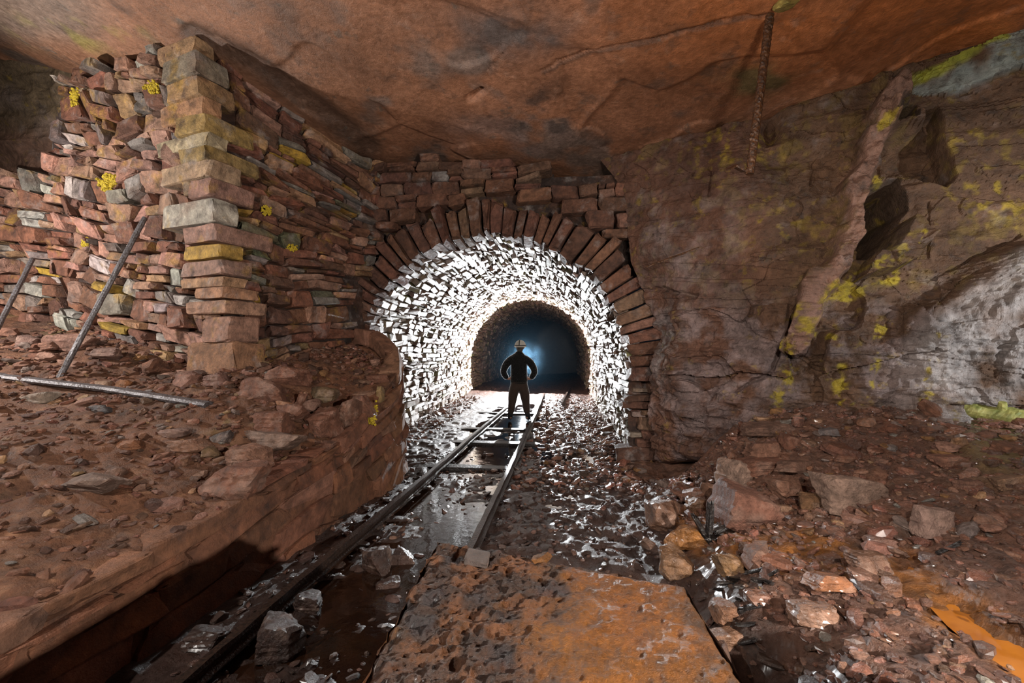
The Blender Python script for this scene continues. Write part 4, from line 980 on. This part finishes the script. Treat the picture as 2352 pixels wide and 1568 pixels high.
# black timber scraps, mossy timber --------------------------------------------------
def splinter(c, L, w_, h_, R, seed, col=(1, 1, 1)):
    r = np.random.default_rng(seed); V, Fc = cube_template(list(np.linspace(-1, 1, 7))); V = V.copy()
    q = V * np.array([3, .6, .6]); V[:, 1] += .25 * vnoise(q * np.array([.3, 3, 3]), seed); V[:, 2] += .25 * vnoise(q * np.array([.3, 3, 3]) + 9, seed)
    V[:, 0] += np.where(np.abs(V[:, 0]) > .9, .22 * r.normal(size=len(V)), 0)
    return (V * np.array([L, w_, h_])) @ np.array(R).T + c, Fc, col
st_ = empty('timber_stump', tuple(gpt(1625, 1250)), 'black broken timber stump with a standing prong behind the rusty plate', 'timber'); dd = hit(1625, 1250)
for (px, py, L, w_, h_, R) in ((1630, 1192, .105, .022, .018, rotm(0, -1.5, .3)), (1605, 1205, .075, .02, .014, rotm(0, 1.05, .2)), (1650, 1240, .10, .035, .022, rotm(.1, .1, .1)), (1665, 1212, .07, .018, .018, rotm(.2, -.35, .2))):
    a = Acc(); a.add(*splinter(P(px, py, dd - .02), L, w_, h_, R, int(px))); a.build('timber_piece', M_WOOD, st_)
sc = [(1708, 1300, 38, 1.15), (1730, 1318, 30, .9), (1690, 1335, 34, -.4), (1750, 1340, 40, -.35), (1775, 1345, 36, -.6), (1705, 1352, 26, .2), (1668, 1345, 30, .1), (1725, 1400, 40, 1.0), (1700, 1385, 30, -.9), (1690, 1415, 34, 1.2), (1712, 1440, 28, .5), (1770, 1325, 30, 1.3), (1655, 1360, 24, -.3), (1738, 1290, 26, .4), (1716, 1480, 34, 1.1), (2178, 1265, 40, 1.3)]
for i, (px, py, l, an) in enumerate(sc):
    d = hit(px, py); c = P(px, py, d); c[2] += .015; L = l * d / F * .62; a = Acc()
    a.add(*splinter(c, L, L * .24, L * .16, YR @ rotm(0, -an * .6, -an * .8), 900 + i)); tag(a.build('timber_scrap', M_WOOD, origin=tuple(c)), 'splintered black scrap of wet timber in the rubble right of the rusty plate' if i < 15 else 'upright black splinter of timber in the rubble at the far right', 'timber', 'black timber scraps' if i < 15 else None)
q0, q1 = gpt(2215, 955, .06), P(2420, 975, 3.45); q1[2] = max(q1[2], .9)
lg = empty('fallen_timber', tuple(q0), 'yellow-green mossy timber lying on the rubble at the right frame edge', 'timber')
a = Acc(); V = line(q0, q1, 30); tube(a, V, [.06 + .006 * math.sin(i * .5) + .035 * i / 30 for i in range(30)], 16, rough=.05, seed=3); trk = a.build('trunk', M_LOG, lg)
for t, px, py in ((.45, 2283, 925), (.6, 2296, 985)):
    q = q0 * (1 - t) + q1 * t; a = Acc(); tube(a, line(q, q + np.array([-.03, -.04, .12 if py < 950 else -.05]), 6), [.045, .04, .035, .03, .03, .025], 8, rough=.1); a.build('branch_stub', M_LOG, lg).parent = trk
q0, q1 = P(2290, 915, 3.85), P(2440, 985, 3.5); a = Acc(); tube(a, line(q0, q1, 20), .03, 9, rough=.15); tag(a.build('fallen_timber', M_LOG, origin=tuple(q0)), 'thin dark timber behind the mossy timber at the right frame edge', 'timber')

# yellow lichen clumps -------------------------------------------------------------------
def lichen(px, py, wp, hp, d, label, n=70):
    a = Acc(); r = np.random.default_rng(int(px)); c = P(px, py, d); W, H = wp * d / F / 2, hp * d / F / 2
    for _ in range(n):
        x, y = r.normal() * .45, r.normal() * .45
        if x * x + y * y > 1: continue
        V, Fc = ICO2; V = V * (1 + .35 * vnoise(V * 2 + r.uniform(0, 50), 4))[:, None]; s = r.uniform(.1, .22) * (W + H) / 2
        a.add(V * s + c + rt * x * W + up * y * H - fw * r.uniform(-.2, .5) * s, Fc)
    tag(a.build('lichen', M_MOSS, origin=tuple(c)), label, 'lichen', 'yellow lichen clumps')
def wall_d(h, px, py):
    us, vs = np.meshgrid(np.linspace(0, 1, 120), np.linspace(0, 1, 90)); q = h(us.ravel(), vs.ravel(), np.zeros(us.size)); x, y, d = proj(q)
    return float(d[np.argmin((x - px) ** 2 + (y - py) ** 2)])
for px, py, wp, hp, h, lab in ((250, 418, 54, 44, fL, 'largest yellow lichen clump, halfway up the left wall face'), (350, 200, 44, 32, fL, 'yellow lichen clump near the top of the left wall beside the corner blocks'), (172, 222, 26, 44, fL, 'yellow lichen patch high at the outer left side of the wall'),
                               (612, 484, 30, 24, fR, 'small yellow lichen patch on the right face of the pillar'), (198, 556, 32, 20, fL, 'small yellow lichen patch low on the left wall between the leaning rods'), (672, 570, 30, 18, fR, 'yellow lichen streak on the right face low near the arch')):
    lichen(px, py, wp, hp, wall_d(h, px, py) - .05, lab)
lichen(862, 938, 14, 36, hit(862, 950) - .03, 'upright yellow lichen strip on the stone at the ledge edge', 40); lichen(848, 965, 40, 30, hit(848, 968) - .02, 'bright yellow lichen clump hanging over the ledge edge')

# --- person --------------------------------------------------------------------------
PD = 9.38
def J(px, py, dz=0.0): return P(px, py, PD + dz)
def skin(name, nodes, edges, mat, parent, sub=2, root=0, smooth=True):
    """nodes: list of (point, rx, ry)"""
    off = np.array(parent.location) if parent else np.zeros(3)
    me = bpy.data.meshes.new(name); me.from_pydata([tuple(np.array(n[0]) - off) for n in nodes], edges, [])
    o = bpy.data.objects.new(name, me); COL.objects.link(o); o.parent = parent
    md = o.modifiers.new('skin', 'SKIN'); md.use_smooth_shade = smooth
    sv = me.skin_vertices[0].data if me.skin_vertices else None
    if sv is None:
        bpy.context.view_layer.objects.active = o; bm = bmesh.new(); bm.from_mesh(me); lay = bm.verts.layers.skin.verify()
        bm.to_mesh(me); bm.free(); sv = me.skin_vertices[0].data
    for i, n in enumerate(nodes): sv[i].radius = (n[1], n[2]); sv[i].use_root = (i == root)
    s2 = o.modifiers.new('sub', 'SUBSURF'); s2.levels = sub; s2.render_levels = sub
    me.materials.append(mat); return o
M_SKIN = plain('skin', (.55, .28, .18), .5, 0, col2=(.48, .23, .15), bump=.1)
M_JACK = plain('black_fleece', (.0022, .0022, .0024), .95, 0, col2=(.003, .003, .003), bump=.2, **{'Sheen Weight': 1.0, 'Sheen Roughness': .22})
M_TROU = plain('brown_trousers', (.05, .028, .018), .85, 0, col2=(.035, .02, .014), bump=.4, **{'Sheen Weight': .5, 'Sheen Roughness': .4})
M_BOOT = plain('rubber_boot', (.02, .022, .025), .4, 0, col2=(.012, .012, .014))
M_STRAP = plain('black_strap', (.01, .01, .01), .6)
M_HAIR = plain('grey_hair', (.09, .075, .06), .6, 0, col2=(.05, .04, .03), bump=.5)
M_HELM = plain('white_helmet', (.8, .78, .72), .35, 0, col2=(.72, .70, .64), bump=.02)
nt = M_HELM.node_tree; b_ = nt.nodes['Principled BSDF']; tr = nt.nodes.new('ShaderNodeBsdfTranslucent'); tr.inputs[0].default_value = (.85, .8, .7, 1)
mxs = nt.nodes.new('ShaderNodeMixShader'); mxs.inputs[0].default_value = .35; nt.links.new(b_.outputs[0], mxs.inputs[1]); nt.links.new(tr.outputs[0], mxs.inputs[2]); nt.links.new(mxs.outputs[0], nt.nodes['Material Output'].inputs[0])
feet = J(1192, 966); man = empty('person', (feet[0], feet[1], 0.0), 'person seen from behind in white helmet and black jacket, hands on hips on the track', 'person')
zf = CAMZ - .0
def hand(sx):
    """palm on the hip, fingers pointing forward and down round the hip"""
    wst = J(1192 + sx * 24.5, 870, 0); palm = J(1192 + sx * 20, 868, .05); out_ = [(wst, .030, .026), (palm, .042, .022)]; fing = []
    for k in range(4):
        b0 = palm + np.array([sx * .004, .03, .028 - .018 * k]); L = (.075, .085, .08, .062)[k]
        fing.append([b0, b0 + np.array([-sx * .004, L * .45, -.01]), b0 + np.array([-sx * .018, L * .8, -.022]), b0 + np.array([-sx * .034, L, -.034])])
    t0 = palm + np.array([-sx * .012, -.005, .02]); fing.append([t0, t0 + np.array([-sx * .03, .0, .022]), t0 + np.array([-sx * .052, .012, .03])])
    return out_, fing
nodes = [(J(1192, 878), .13, .10), (J(1192, 850), .125, .09), (J(1192, 828), .15, .10), (J(1193, 814), .055, .055), (J(1194, 806), .05, .052), (J(1195, 798), .07, .085), (J(1195, 791), .062, .075)]
edges = [(i, i + 1) for i in range(6)]
def arm(sx, r, cuff=True, start=2):
    pts = [(J(1192 + sx * 17, 822), r * 1.15), (J(1192 + sx * 30, 838, .0), r), (J(1192 + sx * 37.5, 853, -.05), r * .92), (J(1192 + sx * 31, 864, -.02), r * .78)] + ([(J(1192 + sx * 25.5, 869, 0), r * .66)] if cuff else [])
    return [(p, rr, rr) for p, rr in pts]
def leg(sx, r, end=962):
    return [(p, rr, rr) for p, rr in ((J(1192 + sx * 10.5, 886), r * 1.12), (J(1192 + sx * 13.5, 905), r), (J(1192 + sx * 16, 926), r * .74), (J(1192 + sx * 18, 944), r * .66), (J(1192 + sx * 20, end), r * .5))]
def chain(lst, frm):
    i0 = len(nodes); nodes.extend(lst); edges.append((frm, i0)); edges.extend([(i0 + k, i0 + k + 1) for k in range(len(lst) - 1)]); return len(nodes) - 1
allf = []
for sx in (-1, 1):
    e_ = chain(arm(sx, .046), 2); hn, fg = hand(sx); e_ = chain(hn, e_); allf += fg
    chain(leg(sx, .078), 0)
body = skin('body', nodes, edges, M_SKIN, man)
a = Acc()
for fch in allf: tube(a, fch, [.010, .0095, .009, .008][:len(fch)], 8)
# nose and ears on the far side of the head
hc = J(1195, 797)
a.add(ICO2[0] * np.array([.012, .02, .018]) + hc + np.array([0, .085, -.005]), ICO2[1])
for sx in (-1, 1): a.add(ICO2[0] * np.array([.012, .022, .032]) + hc + np.array([sx * .078, .0, -.005]), ICO2[1])
a.build('fingers', M_SKIN, man, smooth=True)
nodes = [(J(1192, 885), .18, .13), (J(1192, 876), .205, .14), (J(1192, 862), .19, .13), (J(1192, 845), .195, .13), (J(1192, 830), .215, .13), (J(1192, 820), .18, .11), (J(1193, 812), .095, .085), (J(1194, 806), .085, .08)]
edges = [(i, i + 1) for i in range(7)]
for sx in (-1, 1): chain(arm(sx, .086), 4)
jkt = skin('jacket', nodes, edges, M_JACK, man)
nodes = [(J(1192, 887), .18, .14), (J(1192, 872), .17, .125), (J(1192, 860), .14, .11)]; edges = [(0, 1), (1, 2)]
for sx in (-1, 1): chain(leg(sx, .122, 950), 0)
trs = skin('trousers', nodes, edges, M_TROU, man)
for sx in (-1, 1):
    an = J(1192 + sx * 20, 950); nodes = [(J(1192 + sx * 18.5, 942), .062, .066), (an, .058, .062), (J(1192 + sx * 20.5, 962), .048, .055), (np.array([an[0] + sx * .03, an[1] + .16, .045]), .046, .034), (np.array([an[0] + sx * .035, an[1] + .22, .04]), .036, .026)]
    nodes = [(np.array([n[0][0], n[0][1], max(n[0][2], .045)]), n[1], n[2]) for n in nodes]
    skin('boot', nodes, [(0, 1), (1, 2), (2, 3), (3, 4)], M_BOOT, man)
a = Acc(); a.add(ICO3[0] * np.array([.082, .095, .085]) + J(1195, 796.5) + np.array([0, -.012, 0]), ICO3[1]); a.add(ICO3[0] * np.array([.066, .055, .05]) + J(1194.5, 803) + np.array([0, -.03, 0]), ICO3[1]); a.build('hair', M_HAIR, man, smooth=True)
# helmet
hc = J(1195, 791.5); a = Acc(); V = []; nr, ns_ = 14, 32
for i in range(nr + 1):
    th = math.pi / 2 * i / nr
    for k in range(ns_):
        an = 2 * math.pi * k / ns_; rr_ = math.cos(th); V.append(hc + np.array([.122 * rr_ * math.cos(an), .15 * rr_ * math.sin(an), .125 * math.sin(th) - .02]))
fcs_ = [(i * ns_ + k, i * ns_ + (k + 1) % ns_, (i + 1) * ns_ + (k + 1) % ns_, (i + 1) * ns_ + k) for i in range(nr) for k in range(ns_)]
a.add(V, fcs_); V = []
for (ro, zz) in ((1.0, -.02), (1.08, -.028), (1.09, -.036), (1.0, -.05), (.97, -.055)):
    for k in range(ns_): an = 2 * math.pi * k / ns_; V.append(hc + np.array([.122 * ro * math.cos(an), .15 * ro * math.sin(an) * (1.06 if math.sin(an) > 0 else 1), zz]))
a.add(V, [(i * ns_ + k, (i + 1) * ns_ + k, (i + 1) * ns_ + (k + 1) % ns_, i * ns_ + (k + 1) % ns_) for i in range(4) for k in range(ns_)])
helm = a.build('helmet', M_HELM, man, smooth=True); 
a = Acc(); tube(a, [hc + np.array([-.01, -.153 * math.cos(t), -.018 + .13 * math.sin(t)]) for t in np.linspace(.02, math.pi - .1, 24)], .010, 6); 
ring = [hc + np.array([.126 * math.cos(t), .154 * math.sin(t), -.018]) for t in np.linspace(0, 2 * math.pi, 40)]; tube(a, ring, .009, 6)
sp = a.build('helmet_strap', M_STRAP, man); sp.parent = helm 
bk = [J(1192, 879) + np.array([.165 * math.cos(t), .12 * math.sin(t), 0]) for t in np.linspace(0, 2 * math.pi, 40)]; a = Acc(); tube(a, bk, .016, 6); a.build('belt', M_STRAP, man).parent = jkt

# short fleece pile standing off the jacket and trouser cloth: it catches the light from behind
M_PILE = bpy.data.materials.new('fleece_pile'); M_PILE.use_nodes = True; nt = M_PILE.node_tree; nt.nodes.clear()
po = nt.nodes.new('ShaderNodeOutputMaterial'); pd = nt.nodes.new('ShaderNodeBsdfDiffuse'); pd.inputs[0].default_value = (.001, .001, .001, 1)
pt = nt.nodes.new('ShaderNodeBsdfTranslucent'); pt.inputs[0].default_value = (.8, .82, .85, 1); pn_ = nt.nodes.new('ShaderNodeTexNoise'); pn_.inputs['Scale'].default_value = 30
px_ = nt.nodes.new('ShaderNodeMixShader'); px_.inputs[0].default_value = .6; nt.links.new(pd.outputs[0], px_.inputs[1]); nt.links.new(pt.outputs[0], px_.inputs[2]); nt.links.new(px_.outputs[0], po.inputs[0])
def pile(src, n, L, name):
    dg = bpy.context.evaluated_depsgraph_get(); ev_ = src.evaluated_get(dg); me = ev_.to_mesh(); me.calc_loop_triangles()
    co = np.array([v.co[:] for v in me.vertices]); tr_ = np.array([t.vertices[:] for t in me.loop_triangles]); A3, B3, C3 = co[tr_[:, 0]], co[tr_[:, 1]], co[tr_[:, 2]]
    nn = np.cross(B3 - A3, C3 - A3); ar_ = np.linalg.norm(nn, axis=1) + 1e-12; r = np.random.default_rng(8); k = r.choice(len(ar_), n, p=ar_ / ar_.sum())
    u = r.random(n); v = r.random(n); m = u + v > 1; u[m] = 1 - u[m]; v[m] = 1 - v[m]
    q = A3[k] + u[:, None] * (B3[k] - A3[k]) + v[:, None] * (C3[k] - A3[k]); no = nn[k] / ar_[k][:, None]; no = no + r.normal(size=(n, 3)) * .35; no /= np.linalg.norm(no, axis=1)[:, None]
    sd = np.cross(no, r.normal(size=(n, 3))); sd /= np.linalg.norm(sd, axis=1)[:, None]; ln = L * r.uniform(.6, 1.2, n)[:, None]
    V = np.stack([q - sd * .002, q + sd * .002, q + no * ln], 1).reshape(-1, 3); ev_.to_mesh_clear()
    a = Acc(); a.add(V + np.array(man.location), [(3 * i, 3 * i + 1, 3 * i + 2) for i in range(n)]); o = a.build(name, M_PILE, man); o.parent = src; return tag(o, kind='stuff')
bpy.context.view_layer.update()
pile(jkt, 16000, .013, 'fleece_pile'); pile(trs, 9000, .008, 'cloth_fuzz')
# --- haze in the far part of the tunnel --------------------------------------------------
hz = bpy.data.materials.new('mine_haze'); hz.use_nodes = True; nt = hz.node_tree; nt.nodes.clear()
o_ = nt.nodes.new('ShaderNodeOutputMaterial'); sc_ = nt.nodes.new('ShaderNodeVolumeScatter'); sc_.inputs['Color'].default_value = (.30, .66, 1, 1); sc_.inputs['Anisotropy'].default_value = .78
gm = nt.nodes.new('ShaderNodeNewGeometry'); ln_ = nt.nodes.new('ShaderNodeVectorMath'); ln_.operation = 'DISTANCE'
L_ = nt.links.new; L_(gm.outputs['Position'], ln_.inputs[0]); pc = P(1207, 824, 10.6); ln_.inputs[1].default_value = tuple(pc)
mp_ = nt.nodes.new('ShaderNodeMapRange'); mp_.inputs[1].default_value = .05; mp_.interpolation_type = 'SMOOTHERSTEP'; mp_.inputs[2].default_value = .62; mp_.inputs[3].default_value = 1; mp_.inputs[4].default_value = 0; L_(ln_.outputs['Value'], mp_.inputs[0])
nn_ = nt.nodes.new('ShaderNodeTexNoise'); nn_.inputs['Scale'].default_value = 5; nn_.inputs['Detail'].default_value = 4; L_(gm.outputs['Position'], nn_.inputs['Vector'])
m2 = nt.nodes.new('ShaderNodeMapRange'); m2.inputs[1].default_value = .44; m2.inputs[2].default_value = .72; m2.inputs[3].default_value = 0; m2.inputs[4].default_value = .13; L_(nn_.outputs['Fac'], m2.inputs[0])
m3 = nt.nodes.new('ShaderNodeMath'); m3.operation = 'MULTIPLY'; L_(mp_.outputs[0], m3.inputs[0]); L_(m2.outputs[0], m3.inputs[1])
m4 = nt.nodes.new('ShaderNodeMath'); m4.operation = 'ADD'; L_(m3.outputs[0], m4.inputs[0]); m4.inputs[1].default_value = .00045; L_(m4.outputs[0], sc_.inputs['Density'])
L_(sc_.outputs[0], o_.inputs['Volume'])
a = Acc(); V = []; m = 24
for y in (9.75, 16.5):
    V.append((AXC, y, 1.3))
    for t in np.linspace(-.75, math.pi + .75, m): V.append((AXC + 2.02 * math.cos(t), y, -.12 if math.sin(t) < -.6 else ASP + 2.02 * math.sin(t)))
fh = []
for k in range(m):
    k2 = (k + 1) % m; fh += [(0, 1 + k2, 1 + k), (m + 1, m + 2 + k, m + 2 + k2), (1 + k, 1 + k2, m + 2 + k2, m + 2 + k)]
a.add(V, fh)
hz_o = a.build('haze', hz); bm = bmesh.new(); bm.from_mesh(hz_o.data); bmesh.ops.recalc_face_normals(bm, faces=bm.faces); bm.to_mesh(hz_o.data); bm.free()
tag(hz_o, 'thin blue haze glowing around the person in the dark part of the tunnel', 'haze', kind='stuff')
